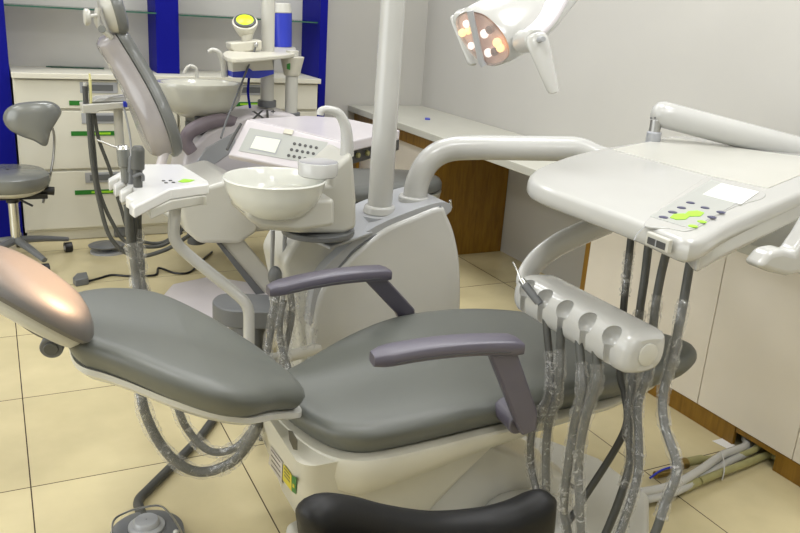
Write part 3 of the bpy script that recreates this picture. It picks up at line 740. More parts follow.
# hoses: tray -> down -> loop -> holder slot
def X(px, py, x): return at(px, py, x=x)
und = [hold.location*0+wloc(hold)*0+c for c in slots]
H1 = [X(631,238,1.42),X(627,275,1.42),X(623,315,1.40),X(620,373,1.38),X(625,396,1.38),X(624,432,1.36),X(586,495,1.30),X(562,530,1.24),X(548,540,1.19),X(539,500,1.16),X(531,465,1.16),X(533,427,1.15),X(550,391,1.15),X(546,318,1.17)]
H2 = [X(649,240,1.42),X(645,275,1.42),X(640,310,1.41),X(633,373,1.38),X(629,427,1.36),X(629,468,1.34),X(606,533,1.28),X(580,580,1.24),X(552,560,1.2),X(546,481,1.18),X(548,427,1.17),X(558,391,1.16),X(561,328,1.17)]
H3 = [X(668,246,1.42),X(661,275,1.42),X(655,310,1.41),X(649,369,1.38),X(638,405,1.36),X(638,472,1.33),X(620,533,1.28),X(600,585,1.24),X(575,590,1.2),X(568,533,1.18),X(564,504,1.17),X(573,432,1.17),X(582,390,1.16),X(579,340,1.17)]
H4 = [X(692,252,1.40),X(688,275,1.40),X(682,310,1.38),X(672,360,1.36),X(663,396,1.35),X(665,427,1.33),X(677,468,1.32),X(665,504,1.29),X(652,540,1.26),X(620,600,1.22),X(588,590,1.2),X(581,531,1.18),X(579,463,1.18),X(586,418,1.17),X(597,382,1.17),X(596,350,1.17)]
hose('instrument_hose', H1, .0095, du, 'darkhose', [(.03,.13),(.68,.98)])
hose('instrument_hose', H2, .0105, du, 'hose', [(.17,.45),(.66,.98)])
hose('instrument_hose', H3, .0105, du, 'hose', [(.13,.48),(.62,.98)])
hose('instrument_hose', H4, .0105, du, 'hose', [(.12,.5),(.62,.98)])
# syringe in the first slot
sy = thing('air_water_syringe', 'grey air-water syringe with thin metal tip in the far holder slot', 'syringe', tuple(at(532,293,x=1.17)))
y0, y1 = at(540,304,x=1.17), at(525,285,x=1.15)
loft('body', tube_data([y0, y0.lerp(y1,.6), y1, y1+(y1-y0)*.08], lambda t: .0105 if t < .8 else .013-.006*(t-.8)*5, 16), 'mgrey', sy, bevel=.001)
cyl('head', y1, at(521,279,x=1.145), .0085, 'chrome', sy, n=16)
tube('nozzle', [at(521,280,x=1.145), at(518,272,x=1.145), at(513,262,x=1.14)], .0022, 'chrome', sy, n=8)

# ------------------------------------------------------------------ assistant element
au = thing('assistant_tray', 'small white assistant tray with handpiece slots on bent white pole', 'instrument tray', (.6,2.45,0))
AZ = .85
apx = [(107,180),(116,173),(130,167),(142,164),(181,164),(209,181),(209,187),(190,187),(168,189),(150,197),(140,202),(131,206)]
# finger notches on the left side
npx = [(132,200),(129,203),(134,207),(150,199),(170,189),(192,186),(209,184),(209,181),(181,164),(142,164),(124,169),(108,178),(109,181),(119,176),(122,178),(113,184),(115,187),(126,182),(128,184),(119,190),(121,193),(133,187),(135,190),(125,196)]
op = [at(a,b,z=AZ) for a,b in npx]
tr = prism('tray_top', [(q.x,q.y,AZ-.035) for q in op], (0,0,.035), 'white2', au, bevel=.006, seg=3)
ub = [at(a,b,z=AZ-.03) for a,b in ((150,208),(172,199),(203,194),(207,195),(185,176),(150,176),(135,190))]
prism('tray_underside', [(q.x,q.y,AZ-.065) for q in ub], (0,0,.03), 'warmwhite', au, bevel=.006)
for q in ((163.5,181),(170.5,180.7),(166,183),(173.5,182.6)): button(*q, .006, 'dgrey', tr, z=AZ+.0002)
gp = prism('green_emblem', [at(a,b,z=AZ+.0005) for a,b in ((178,181.5),(184,179),(195,180),(190,182),(183,182.6))], (0,0,.0008), 'lime', tr, bevel=0); lab(gp, 'lime green button patch')
pipe('pole', [at(176,197,y=2.5), at(173,240,y=2.5), at(188,255,y=2.5), at(232,290,y=2.45), at(249,305,y=2.42), at(249,347,y=2.40)], .019, 'white', au, fr=.05, n=18, fn=6)
# mounting bracket below
bp_ = at(255,300,z=.40)
pc = at(247,352,y=2.40)
cyl('pole_foot', pc, (pc.x,pc.y,pc.z-.05), .024, 'lgrey', au)
pipe('swing_arm', [V((pc.x,pc.y,pc.z-.04)), V((pc.x+.12,pc.y+.02,pc.z-.05)), V((.98,2.5,.22))], .022, 'warmwhite', au, fr=.03)
# instruments on it
def handp(name, lbl, base, top, r, mt, mt2, tip=None):
    t = thing(name, lbl, 'handpiece', tuple(base))
    loft('body', tube_data([base, base.lerp(top,.45), base.lerp(top,.5), top], lambda k: r*(.8 if k < .4 else 1.15), 16), mt2, t, bevel=.001)
    cyl('head', top, top+(top-base).normalized()*.012, r*1.2, mt, t, r2=r*.8, n=16)
    if tip: tube('nozzle', tip, .003, 'steel', t, n=8)
    return t
b0 = at(126,182,z=AZ-.0); t0 = at(123,149,y=b0.y)
handp('air_water_syringe', 'chrome syringe with long thin nozzle in the small white tray', b0, t0, .017, 'chrome', 'silver', [t0, at(112,146,y=b0.y), at(97,140,y=b0.y)])
b1 = at(131,184,z=AZ-.0); t1 = at(132,160,y=b1.y)
handp('suction_handpiece', 'slim grey suction handpiece between two others in the small white tray', b1, t1, .010, 'mgrey', 'mgrey')
b2 = at(138,187,z=AZ-.0); t2 = at(138,150,y=b2.y)
handp('suction_handpiece', 'thick grey-brown suction handpiece with lever in the small white tray', b2, t2, .017, 'hose', 'hose')
lv = bpy.data.objects['suction_handpiece.001'] if 'suction_handpiece.001' in bpy.data.objects else None
tube('lever', [at(133,177,y=b2.y-.02), at(140,174,y=b2.y-.02), at(143,176,y=b2.y-.02), at(143,181,y=b2.y-.02)], .005, 'mgrey', lv, n=8)
# hoses under the tray, going down behind the backrest and looping to the base
yA = b2.y
G1 = [at(128,205,y=yA), at(130,235,y=yA), at(134,260,y=yA), at(137,290,y=yA-.02), V((.33,2.28,.50)), at(140,385,y=1.98), at(150,425,y=1.95), at(172,458,y=1.92), at(200,472,y=1.9), at(232,462,y=1.87), at(252,438,y=1.83), at(262,415,y=1.8)]
G2 = [at(134,205,y=yA+.02), at(135,235,y=yA+.02), at(138,260,y=yA+.02), at(141,290,y=yA), V((.37,2.26,.48)), at(175,398,y=1.95), at(188,430,y=1.93), at(210,451,y=1.9), at(235,448,y=1.87), at(252,430,y=1.84), at(262,412,y=1.8)]
hose('suction_hose', G1, .0135, au, 'hose', [(.12,.98)], 1.55)
hose('suction_hose', G2, .0105, au, 'hose', [(.13,.98)], 1.8)
hose('suction_hose', [at(138,205,y=yA+.03), at(138,235,y=yA+.03), at(141,262,y=yA+.03), at(144,290,y=yA+.02), V((.42,2.24,.42)), V((.6,2.1,.3))], .012, au, 'hose', [(.15,.9)], 1.7)

# ------------------------------------------------------------------ grey stand between the two units
gs_ = thing('grey_pedestal', 'dark grey round-ended pedestal block on the floor behind the bent white pole', 'pedestal', tuple(at(252,345,z=0)))
zt = .24
gp_ = [at(a,b,z=zt) for a,b in ((213,303),(216,296),(228,293),(262,294),(292,297),(310,302),(311,309),(296,312),(262,312),(228,310))]
prism('top_block', cat_closed([(q.x,q.y,zt-.075) for q in gp_], 50), (0,0,.075), 'mgrey', gs_, bevel=.006)
pcn = sum(gp_, V((0,0,0)))/len(gp_)
cyl('column', (pcn.x-.06,pcn.y,0), (pcn.x-.06,pcn.y,zt-.07), .075, 'mgrey', gs_)

# ------------------------------------------------------------------ foot pedal and cable
fp_ = at(147,528,z=.04); pd = thing('foot_control', 'grey round foot pedal with bow handle on the floor below the backrest', 'foot pedal', (fp_.x,fp_.y,0))
lathe('base', (fp_.x,fp_.y,0), [(.002,0),(.098,0),(.1,.006),(.096,.03),(.08,.038),(.05,.040),(.002,.040)], 'mgrey', pd)
lathe('button', (fp_.x,fp_.y+.005,.038), [(.048,0),(.048,.008),(.044,.012),(.036,.013),(.034,.022),(.030,.026),(.002,.027)], 'lgrey', pd)
bh = [at(113,548,z=.03), at(113,522,z=.07), at(127,512,z=.09), at(145,507,z=.095), at(160,506,z=.095), at(170,514,z=.085), at(181,532,z=.05), at(184,548,z=.03)]
lab(loft('bow_handle', tube_data(cat_open(bh, 5), .010, 12, flat=(.25,1)), 'steel', pd), 'flat steel bow handle')
ellipsoid('side_button', at(176,532,z=.045), (.008,.008,.006), 'warmwhite', pd)
cb = [at(146,520,z=.03), at(140,510,z=.02), at(139,500,z=.016), at(150,488,z=.016), at(175,463,z=.016), at(200,437,z=.016), at(217,414,z=.016), at(235,390,z=.016), at(262,372,z=.016), V((.95,2.45,.016)), V((1.05,2.42,.05))]
tag(tube('pedal_cable', cb, .0145, 'darkhose', None, n=12), 'thick dark grey cable running across the floor from the round foot pedal', 'cable')

# ------------------------------------------------------------------ cable bundle at the right plinth
def strand(name, lbl, pts, r, mt, cat='hose', grp=None):
    return tag(tube(name, [V(p_) for p_ in pts], r, mt, None, n=12, ends=False), lbl, cat, grp)
def Zp(px, py, z): return tuple(at(px, py, z=z))
strand('white_hose', 'upper of the two white hoses running to the wooden plinth', [Zp(625,495,.05),Zp(670,486,.05),Zp(700,470,.05),Zp(722,455,.045),Zp(745,446,.035),(2.33,1.70,.022)], .014, 'white', grp='white hoses at the plinth')
strand('white_hose', 'lower of the two white hoses running to the wooden plinth', [Zp(625,503,.03),Zp(668,494,.03),Zp(700,479,.025),Zp(730,461,.02),Zp(755,449,.02),(2.33,1.665,.018)], .014, 'white', grp='white hoses at the plinth')
strand('aged_hose', 'yellowed hose with connector, nearest of the floor bundle by the plinth', [Zp(700,481,.03),Zp(720,473,.025),Zp(745,464,.02),Zp(768,455,.018),(2.33,1.56,.018)], .013, 'olive', grp='yellowed hoses at the plinth')
strand('aged_hose', 'yellowed hose partly hidden under the white hoses by the plinth', [Zp(700,459,.02),Zp(722,458,.016),Zp(750,452,.03),(2.33,1.63,.035)], .011, 'olive', grp='yellowed hoses at the plinth')
t = thing('hose_connector', 'dark grey and yellowed threaded coupling lying in front of the white hoses', 'coupling', Zp(690,488,.0))
cyl('sleeve', V(Zp(645,499,.02)), V(Zp(682,486,.02)), .017, 'dgrey', t)
cyl('nut', V(Zp(682,487,.024)), V(Zp(702,480,.024)), .021, 'olive', t, r2=.013)
cyl('rod', V(Zp(640,502,.02)), V(Zp(657,497,.02)), .006, 'lgrey', t)
t = thing('hose_connector', 'brass coloured round coupling lying behind the white hoses', 'coupling', Zp(688,466,.0))
cyl('body', V(Zp(680,464,.035)), V(Zp(702,459,.025)), .015, 'olive', t)
cyl('nut', V(Zp(678,465,.035)), V(Zp(686,463,.035)), .019, 'brass', t)
cyl('tail', V(Zp(655,475,.02)), V(Zp(680,470,.02)), .013, 'brass', t)
tag(tube('blue_wire', [Zp(650,478,.03),Zp(662,470,.04),Zp(680,465,.04),Zp(690,463,.03)], .0035, 'blueb', n=8), 'thin blue wire curling over the brass coupling', 'wire')
t = thing('cable_tie', 'white tie binding the white hoses near the brass coupling', 'cable tie', Zp(722,465,.02))
tube('band', [V(Zp(721,452,.07)), V(Zp(724,462,.065)), V(Zp(724,472,.04)), V(Zp(722,480,.012))], .0025, 'white', t, n=8)

# ------------------------------------------------------------------ black stool in front
bs = thing('operator_stool', 'black padded stool whose curved backrest rises at the bottom edge', 'stool', (.62,.88,0))
tp = []
prof = [(302,540,522),(308,512,0),(322,500,0),(345,501,0),(380,509,0),(430,515,0),(480,511,0),(512,500,0),(534,488,0),(548,485,0),(560,492,0),(564,508,0)]
cen = [(303,528),(318,517),(345,518),(380,526),(430,532),(480,528),(512,520),(534,510),(556,500)]
cs = cat_open([at(a,b,y=1.12 - .05*((a-430)/130)**2) for a,b in cen], 5); NC = len(cs)
def rad(t): return .040*(sqrt(max(.02, 1-(abs(2*t-1))**10)))
rings = tube_data(cs, rad, 18)
# extend section downwards into a pad
pad = []
for rg in rings:
    c = sum(rg, V((0,0,0)))/len(rg)
    pad.append([V((p_.x, p_.y, p_.z if p_.z > c.z else c.z+(p_.z-c.z)*3.2)) for p_ in rg])
loft('backrest', pad, 'black', bs)
lathe('seat', (.60,.86,.36), [(.01,0),(.17,0),(.195,.02),(.2,.05),(.19,.075),(.15,.085),(.01,.085)], 'black', bs)
tube('back_bar', [(.60,.98,.35),(.62,1.12,.34),(.62,1.125,.42)], .014, 'steel', bs)
cyl('gas_column', (.60,.86,.09), (.60,.86,.36), .025, 'steel', bs)
for k in range(5):
    a = 2*pi*k/5+.2; e = V((.60+.22*cos(a),.86+.22*sin(a),.06))
    lg = tube('leg', [(.60,.86,.10), V((.60+.11*cos(a),.86+.11*sin(a),.09)), e], .016, 'mgrey', bs, n=10)
    cyl('caster', (e.x-.01,e.y,.025), (e.x+.01,e.y,.025), .025, 'blk', lg)

# ------------------------------------------------------------------ grey stool at the back left
gt = thing('operator_stool', 'grey padded stool with low curved backrest on chrome wheeled base', 'stool', (.03,4.2,0))
SY = 4.5
sx_, sy_ = at(8,172,y=SY).x, SY
sz = at(8,172,y=SY).z
lathe('seat', (sx_, sy_, sz-.05), [(.01,-.035),(.165,-.035),(.19,-.02),(.20,.01),(.195,.04),(.17,.058),(.09,.064),(.01,.064)], 'silver', gt, n=48)
lathe('seat_pan', (sx_, sy_, sz-.11), [(.01,0),(.13,0),(.168,.02),(.17,.03),(.01,.03)], 'cream', gt)
# backrest: curved kidney pad
bo_ = [(3,119),(7,109),(20,103),(44,101),(56,104),(62,112),(57,122),(51,132),(48,144),(43,146),(34,141),(20,136),(8,129)]
bp0 = [at(a,b,y=SY) for a,b in bo_]; bp0 = cat_closed(bp0, 65); cB = sum(bp0, V((0,0,0)))/len(bp0)
def bend(p_, dy): return V((p_.x, p_.y+dy+.9*(p_.x-cB.x)**2*1.2, p_.z))
rg = []
for s, dy in ((.1,-.005),(.5,-.004),(.85,0),(.96,.012),(1.0,.03),(.98,.048),(.9,.06),(.5,.066),(.1,.067)):
    rg.append([bend(cB+(p_-cB)*s, dy-.03) for p_ in bp0])
loft('backrest', rg, 'silver', gt)
tube('back_support', [at(49,120,y=SY+.05), at(54,135,y=SY+.06), at(53,160,y=SY+.06), at(48,185,y=SY+.02), at(43,203,y=SY)], .011, 'steel', gt, flat=(1.4,.6), n=10)
kb = at(47,190,y=SY)
kn_ = cyl('adjust_knob', kb+V((-.03,0,.0)), kb+V((.035,-.01,-.005)), .022, 'blk', gt)
box('mechanism', sx_-.06, kb.x, SY-.04, SY+.04, sz-.14, sz-.112, 'blk', gt)
tube('lever', [(sx_+.04,SY-.07,sz-.13),(sx_+.1,SY-.1,sz-.16)], .006, 'blk', gt)
cyl('gas_column', (sx_+.01,sy_,.12), (sx_+.01,sy_,sz-.11), .024, 'chrome', gt)
cyl('column_cap', (sx_+.01,sy_,sz-.16), (sx_+.01,sy_,sz-.11), .032, 'blk', gt)
hub = V((sx_+.01, sy_, .125))
for k, (ex, ey) in enumerate(((.26,.12),(.12,-.24),(-.2,-.2),(-.25,.12),(.02,.28))):
    e = V((hub.x+ex, hub.y+ey, .075))
    lg = loft('leg', tube_data([hub+V((0,0,.0)), hub.lerp(e,.5)+V((0,0,.005)), e], lambda t: .026-.010*t, 12, flat=(1,.8)), 'mgrey', gt)
    cyl('caster', (e.x-.02,e.y,.028), (e.x+.02,e.y+.006,.028), .028, 'blk', lg)
    cyl('caster_hub', (e.x-.022,e.y-.01,.028), (e.x+.022,e.y,.028), .011, 'lgrey', lg)

# ------------------------------------------------------------------ second chair (background)
c2 = thing('dental_chair', 'background dental chair with upright backrest in front of the drawer cabinets', 'dental chair', (1.1,3.8,0))
yN = 3.72
topc = at(113,38,y=yN); botc = at(171,160,y=yN)
uu = (botc-topc).normalized(); nn2 = V((-uu.z,0,uu.x)); 
uu = V((uu.x,0,uu.z)).normalized(); nn2 = V((-uu.z,0,uu.x))
if nn2.x < 0: nn2 = -nn2
L2 = (botc-topc).length
M2 = frame(V((topc.x,yN+.12,topc.z)), uu, V((0,1,0)), nn2)
o3 = [(0,-.085),(.08,-.10),(.2,-.135),(.32,-.185),(.42,-.205),(.50,-.19),(.56,-.13),(.57,0),(.56,.13),(.50,.19),(.42,.205),(.32,.185),(.2,.135),(.08,.10),(0,.085),(-.02,0)]
o3 = [(a*L2/.57,b) for a,b in o3]
zz2 = lambda x, y: .075+.02*sin(x*6)
cushion('backrest', o3, zz2, [(.02,-.055),(.0,-.05),(-.004,-.035),(.004,-.012),(.025,0)], 'vinyl2', c2, M2, n=64)
cushion('back_shell', [(a*.97,b*.93) for a,b in o3], zz2, [(.07,-.145),(.03,-.14),(.008,-.115),(0,-.055)], 'shell2', c2, M2, n=64)
tube('shell_rib', [M2 @ V((t_*L2, -.11*(.5+t_), -.046+.02*sin(t_*L2*6))) for t_ in (.1,.35,.6,.85)], .006, 'lilac', c2, n=8)
# headrest
hcn = at(112,12,y=yN+.1)
M3 = frame(hcn, V((.25,0,-.97)), V((0,1,0)), V((.97,0,.25)))
oh = [(.10,0),(.085,.08),(.03,.12),(-.05,.12),(-.10,.06),(-.11,0),(-.10,-.06),(-.05,-.12),(.03,-.12),(.085,-.08)]
cushion('headrest', oh, lambda x,y: .045, [(.02,-.055),(0,-.045),(-.003,-.025),(.006,-.008),(.03,0)], 'vinyl2', c2, M3, n=50)
cushion('headrest_shell', [(a*.93,b*.92) for a,b in oh], lambda x,y: .0, [(.05,-.045),(.02,-.04),(.004,-.02),(0,-.005)], 'warmwhite', c2, M3, n=50)
tube('headrest_bracket', [at(98,8,y=yN+.02), at(97,22,y=yN+.02), at(103,30,y=yN+.03), at(111,37,y=yN+.05)], .018, 'warmwhite', c2, n=12, flat=(1,.7))
cyl('bracket_pivot', at(102,29,y=yN-.03), at(102,29,y=yN+.03), .016, 'silver', c2)
kk = at(87,17,y=yN-.03)
lathe('headrest_knob', kk, [(.004,-.012),(.028,-.012),(.034,-.004),(.034,.008),(.026,.014),(.004,.014)], 'warmwhite', c2, n=24, Mx=frame((0,0,0),V((0,0,1)),V((0,1,0)),V((-1,0,0))), caps=True)
cyl('knob_shaft', kk, at(97,15,y=yN+.0), .008, 'warmwhite', c2, n=12)
cyl('backrest_hinge', at(165,150,y=3.72), at(160,168,y=3.72), .022, 'lilac', c2)
# seat
Z2 = .52
so = [(.80,3.60),(.90,3.55),(1.1,3.50),(1.4,3.48),(1.7,3.52),(2.02,3.60),(2.14,3.70),(2.15,3.84),(2.04,3.95),(1.7,4.05),(1.4,4.12),(1.1,4.10),(.90,4.02),(.80,3.92)]
zf2 = lambda x, y: Z2+.03*min(1, max(0,(x-.8)/.5)) + .05*math.exp(-((y-3.8)/.2)**2)
cushion('seat', so, lambda x,y: Z2+.04*min(1,max(0,(x-.8)/.5)), [(.02,-.075),(0,-.06),(0,-.03),(.012,-.01),(.04,0)], 'vinyl2', c2, n=70)
so2 = [(a,b) for a,b in so]
cushion('seat_shell', so2, lambda x,y: Z2-.07+.04*min(1,max(0,(x-.8)/.5)), [(.09,-.12),(.04,-.10),(.01,-.06),(0,-.005)], 'warmwhite', c2, n=70)
# white side body
sb = [at(a,b,y=3.5) for a,b in ((176,196),(230,180),(262,196),(258,232),(240,244),(200,244),(186,232))]
prism('seat_column', sb, (0,.5,0), 'warmwhite', c2, bevel=.02, seg=4)
lgp = [at(a,b,y=3.55) for a,b in ((216,240),(244,240),(290,296),(282,298),(262,298),(255,290))]
prism('lift_arm', lgp, (0,.28,0), 'warmwhite', c2, bevel=.01)
lab(prism('lift_arm_edge', [at(a,b,y=3.54) for a,b in ((214,240),(219,240),(268,297),(258,297))], (0,.02,0), 'mgrey', c2, bevel=.002), 'grey edge strip')
bpx = [(150,310),(172,284),(210,276),(300,290),(330,305),(260,325),(190,330)]
prism('base_plate', [(q.x,q.y,.002) for q in [at(a,b,z=.05) for a,b in bpx]], (0,0,.05), 'lilac', c2, bevel=.012)
# armrest
ar = [at(236,123,y=4.15), at(222,120,y=4.12), at(205,124,y=4.1), at(190,132,y=4.08), at(186,142,y=4.08), at(192,152,y=4.08)]
lab(loft('armrest', tube_data(cat_open(ar, 6), lambda t: .038-.006*abs(2*t-1), 14, flat=(.75,1)), 'lilacgrey', c2), 'curved lilac-grey armrest')
# ------------------------------------------------------------------ second spittoon + device post
s2 = thing('spittoon_unit', 'background spittoon unit with white ceramic basin and grey housing marked with X1+', 'spittoon unit', (1.15,4.25,0))
sbx = [at(a,b,y=4.12) for a,b in ((184,160),(200,140),(215,128),(240,118),(262,112),(285,113),(300,120),(310,150),(310,200),(190,230))]
lab(prism('housing', cat_closed(sbx, 50), (0,.3,0), 'lilac', s2, bevel=.02, seg=4), 'light grey sculpted housing')
prism('housing_panel', [at(a,b,y=4.115) for a,b in ((190,172),(206,148),(235,132),(236,150),(214,165),(196,176))], (0,.01,0), 'lgrey', s2, bevel=.006)
text('model_lettering', 'X1', at(252.5,118.6,y=4.11), at(269.5,117.3,y=4.11), .041, (0,-1,0), 'dgrey', s2, .004)
text('plus_lettering', '+', at(270.5,114.2,y=4.11), at(275,113.9,y=4.11), .02, (0,-1,0), 'dgrey', s2, .004)
bc2 = at(200,84,y=4.25)
lab(lathe('basin', bc2, [(.02,-.17),(.10,-.165),(.17,-.13),(.205,-.08),(.22,-.02),(.225,.0),(.222,.01),(.20,.008),(.18,-.03),(.12,-.07),(.02,-.08)], 'bowlc', s2, n=56, sx=1.0, sy=.8), 'white ceramic basin')
box('basin_support', bc2.x-.05, bc2.x+.12, 4.15, 4.4, bc2.z-.25, bc2.z-.14, 'dgrey', s2, bevel=.01)
tube('faucet', [at(225,77,y=4.2), at(223,62,y=4.2), at(219,53,y=4.2), at(213,50,y=4.2), at(208,52,y=4.2)], lambda t: .018-.008*t, 'warmwhite', s2, n=12)
tube('bowl_rinser', [at(197,78,y=4.2), at(196,69,y=4.2), at(191,66,y=4.2), at(187,68,y=4.2), at(184,73,y=4.2)], .009, 'warmwhite', s2, n=12)
cyl('drain_column', (bc2.x-.02,4.3,.1), (bc2.x-.02,4.3,bc2.z-.2), .05, 'mgrey', s2)
# poles on deck
pp = at(267,101,y=4.25)
cyl('tall_pole', (pp.x,4.25,pp.z-.02), (pp.x,4.25,2.0), .036, 'warmwhite', s2, bevel=.003)
cyl('pole_collar', (pp.x,4.25,pp.z-.03), (pp.x,4.25,pp.z+.005), .05, 'mgrey', s2)
pq = at(291,113,y=4.2)
ptop = at(291,50,y=4.2)
cyl('short_pole', (pq.x,4.2,pq.z-.02), (pq.x,4.2,ptop.z), .034, 'warmwhite', s2, bevel=.003)
cyl('pole_collar', (pq.x,4.2,pq.z-.03), (pq.x,4.2,pq.z+.005), .05, 'mgrey', s2)
# device shelf
dz = at(260,52,y=4.15).z
dv = thing('device_shelf', 'small cream shelf on the background unit carrying two devices', 'shelf', (at(260,52,y=4.15).x,4.15,dz))
shp = [at(a,b,z=dz) for a,b in ((223,53),(235,49.5),(270,47.5),(293,46.5),(296,50),(292,54),(262,57),(232,58.5))]
prism('plate', cat_closed([(q.x,q.y,dz-.018) for q in shp], 48), (0,0,.018), 'cream', dv, bevel=.004)
cyl('clamp', (pq.x,4.2,dz-.12), (pq.x,4.2,dz-.02), .042, 'cream', dv, r2=.065, bevel=.004)
lab(prism('clamp_emblem', [at(a,b,y=4.15) for a,b in ((287,64),(290.5,63),(290,70),(287,69))], (0,.005,0), 'green', dv, bevel=0), 'small green emblem')
bz = [at(a,b,y=4.1) for a,b in ((232,58),(273,57),(274,72),(258,76),(233,76))]
lab(prism('drawer_box', [at(a,b,y=4.1) for a,b in ((232,59),(272,58),(274,73),(258,78),(233,76))], (0,.14,0), 'cream', dv, bevel=.004), 'cream box hanging under the shelf')
lab(prism('blue_skirt', [at(a,b,y=4.095) for a,b in ((232.5,72),(245,71),(249,68),(253,71),(274,70),(274,74),(259,78.5),(233,77.5))], (0,.15,0), 'blueb', dv, bevel=.002), 'blue lower edge')
tube('hanging_cable', [at(249,78,y=4.15), at(248,92,y=4.15), at(250,108,y=4.12)], .007, 'blue', dv, n=8)
# camera-like device
cdv = thing('curing_device', 'cream desk device with round lime green button on the background shelf', 'device', tuple(at(247,51,z=dz)))
yD = at(247,51,z=dz).y
prism('foot', [at(a,b,y=yD-.05) for a,b in ((230,43),(262,40),(262,50),(236,53),(231,49))], (0,.10,0), 'cream', cdv, bevel=.008)
hh = at(245,23,y=yD); fax = V((-.18,-.5,.8)).normalized()
lathe('head', hh, [(.01,-.075),(.035,-.07),(.055,-.03),(.066,0),(.064,.008),(.05,.012),(.01,.012)], 'cream', cdv, n=36, Mx=frame((0,0,0), fax.orthogonal(), fax.cross(fax.orthogonal()), fax))
lathe('ring', hh+fax*.010, [(.056,0),(.056,.006),(.05,.01),(.044,.01)], 'dgrey', cdv, n=32, Mx=frame((0,0,0), fax.orthogonal(), fax.cross(fax.orthogonal()), fax))
lab(lathe('button', hh+fax*.014, [(.045,0),(.045,.005),(.038,.010),(.001,.012)], 'limeb', cdv, n=32, Mx=frame((0,0,0), fax.orthogonal(), fax.cross(fax.orthogonal()), fax)), 'round lime green button')
loft('neck', tube_data([at(246,44,y=yD), at(247,36,y=yD), at(249,26,y=yD+.02)], lambda t: .024+.012*t, 14), 'cream', cdv)
ellipsoid('plug', at(256,45,y=yD-.06), (.012,.012,.014), 'steel', cdv)
tag(tube('thin_hose', [at(256,46,y=yD-.06), at(250,62,y=yD-.08), at(238,92,y=4.0), at(226,122,y=3.85), at(221,138,y=3.75)], .005, 'mgrey', None, n=8), 'thin grey hose slanting down from the cream device to the background chair', 'hose')
# blue/white bottle device
wb = thing('water_bottle_holder', 'bright blue and white cylinder standing upright on the background shelf', 'cylinder', tuple(at(283,49,z=dz)))
cb0 = at(283,47,z=dz); zb = dz+.002; cx_, cy_ = cb0.x, cb0.y
zt_ = at(283,13,y=cy_).z; zt2 = at(283,3,y=cy_).z
lab(cyl('body', (cx_,cy_,zb), (cx_-.01,cy_,zt_), .052, 'blueb', wb, r2=.058), 'bright blue body')
cyl('cap', (cx_-.01,cy_,zt_), (cx_-.012,cy_,zt2), .060, 'warmwhite', wb, r2=.052, bevel=.006)
cyl('foot_rim', (cx_-.035,cy_+.05,zb), (cx_-.045,cy_+.05,zt_), .03, 'warmwhite', wb, n=20)

# ------------------------------------------------------------------ second delivery table with keypad
d2 = thing('delivery_table', 'background white delivery table with tilted grey keypad and display', 'delivery table', (1.3,3.2,.8))
ps_ = [at(228,155,y=3.05), at(247,119,y=3.13), at(346,143,y=2.93), at(330,176,y=2.86)]
fn = (ps_[1]-ps_[0]).cross(ps_[3]-ps_[0]).normalized()
if fn.dot(O-ps_[0]) < 0: fn = -fn
bdy = prism('control_head', ps_, -fn*.03, 'lilac', d2, bevel=.006)
def onf(px, py, off=.0):
    v = (at(px,py,d=1)-O); k = (ps_[0]+fn*off-O).dot(fn)/v.dot(fn); return O+v*k
kp2 = prism('keypad', [onf(a,b,.0005) for a,b in ((238.5,151),(250,128),(328,142.5),(319,165))], fn*.0015, 'panel', bdy, bevel=.0005)
lab(prism('display', [onf(a,b,.0025) for a,b in ((250,148),(256,136),(280.5,140),(275,153))], fn*.001, 'lcd', kp2, bevel=0), 'pale display')
prism('display_rim', [onf(a,b,.0021) for a,b in ((248.5,149.5),(255.5,134.8),(282,139),(276,154.7))], fn*.0003, 'lgrey', kp2, bevel=0)
for r_ in range(3):
    for c_ in range(5):
        px = 294.5+c_*5.45-r_*2.9; py = 143.8+c_*1.0+r_*5.9
        c = onf(px,py,.002); Mb = frame((0,0,0), fn.orthogonal(), fn.cross(fn.orthogonal()), fn)
        lathe('button', c, [(.0065,0),(.0065,.002),(.003,.003)], 'dgrey', kp2, n=12, Mx=Mb, caps=True)
prism('latch', [onf(a,b,.001) for a,b in ((283,133.5),(285,129.5),(294,131),(292,135.5))], fn*.006, 'cream', bdy, bevel=.001)
tube('side_strap', [onf(227,150,.01), onf(234,136,.012), onf(241,124,.01)], .006, 'dgrey', d2, n=8)
tpl = [(250,120),(300,116),(345,119),(372,124),(400,129.5),(400,137),(378,139),(346,143)]
ztp = at(346,141,y=2.93).z
ttp = [at(a,b,z=ztp) for a,b in ((249,119),(306,115.5),(345,118),(400,130),(346,142))]
prism('table_top', [(q.x,q.y,ztp-.045) for q in ttp], (0,0,.045), 'lilac', d2, bevel=.006)
sdp = [at(345,148,z=ztp-.045), at(400,136,z=ztp-.045)]
q0 = at(349,151,z=ztp-.05); q1 = at(402,139.5,z=ztp-.05)
sn = V((q1.y-q0.y, -(q1.x-q0.x), 0)).normalized()
q0 -= sn*.012; q1 -= sn*.012
sp_ = prism('dark_side', [q0, q1, q1-V((0,0,.05)), q0-V((0,0,.065))], -sn*.10, 'dgrey', d2, bevel=.004)
for k in range(4):
    c = q0.lerp(q1, .18+.17*k)-V((0,0,.028))+sn*.0
    cyl('socket', c, c+sn*.014, .011, 'olive', sp_, n=14)
cyl('table_post', (q0.x-.1, q0.y+.25, .55), (q0.x-.1, q0.y+.25, ztp-.05), .03, 'warmwhite', d2)

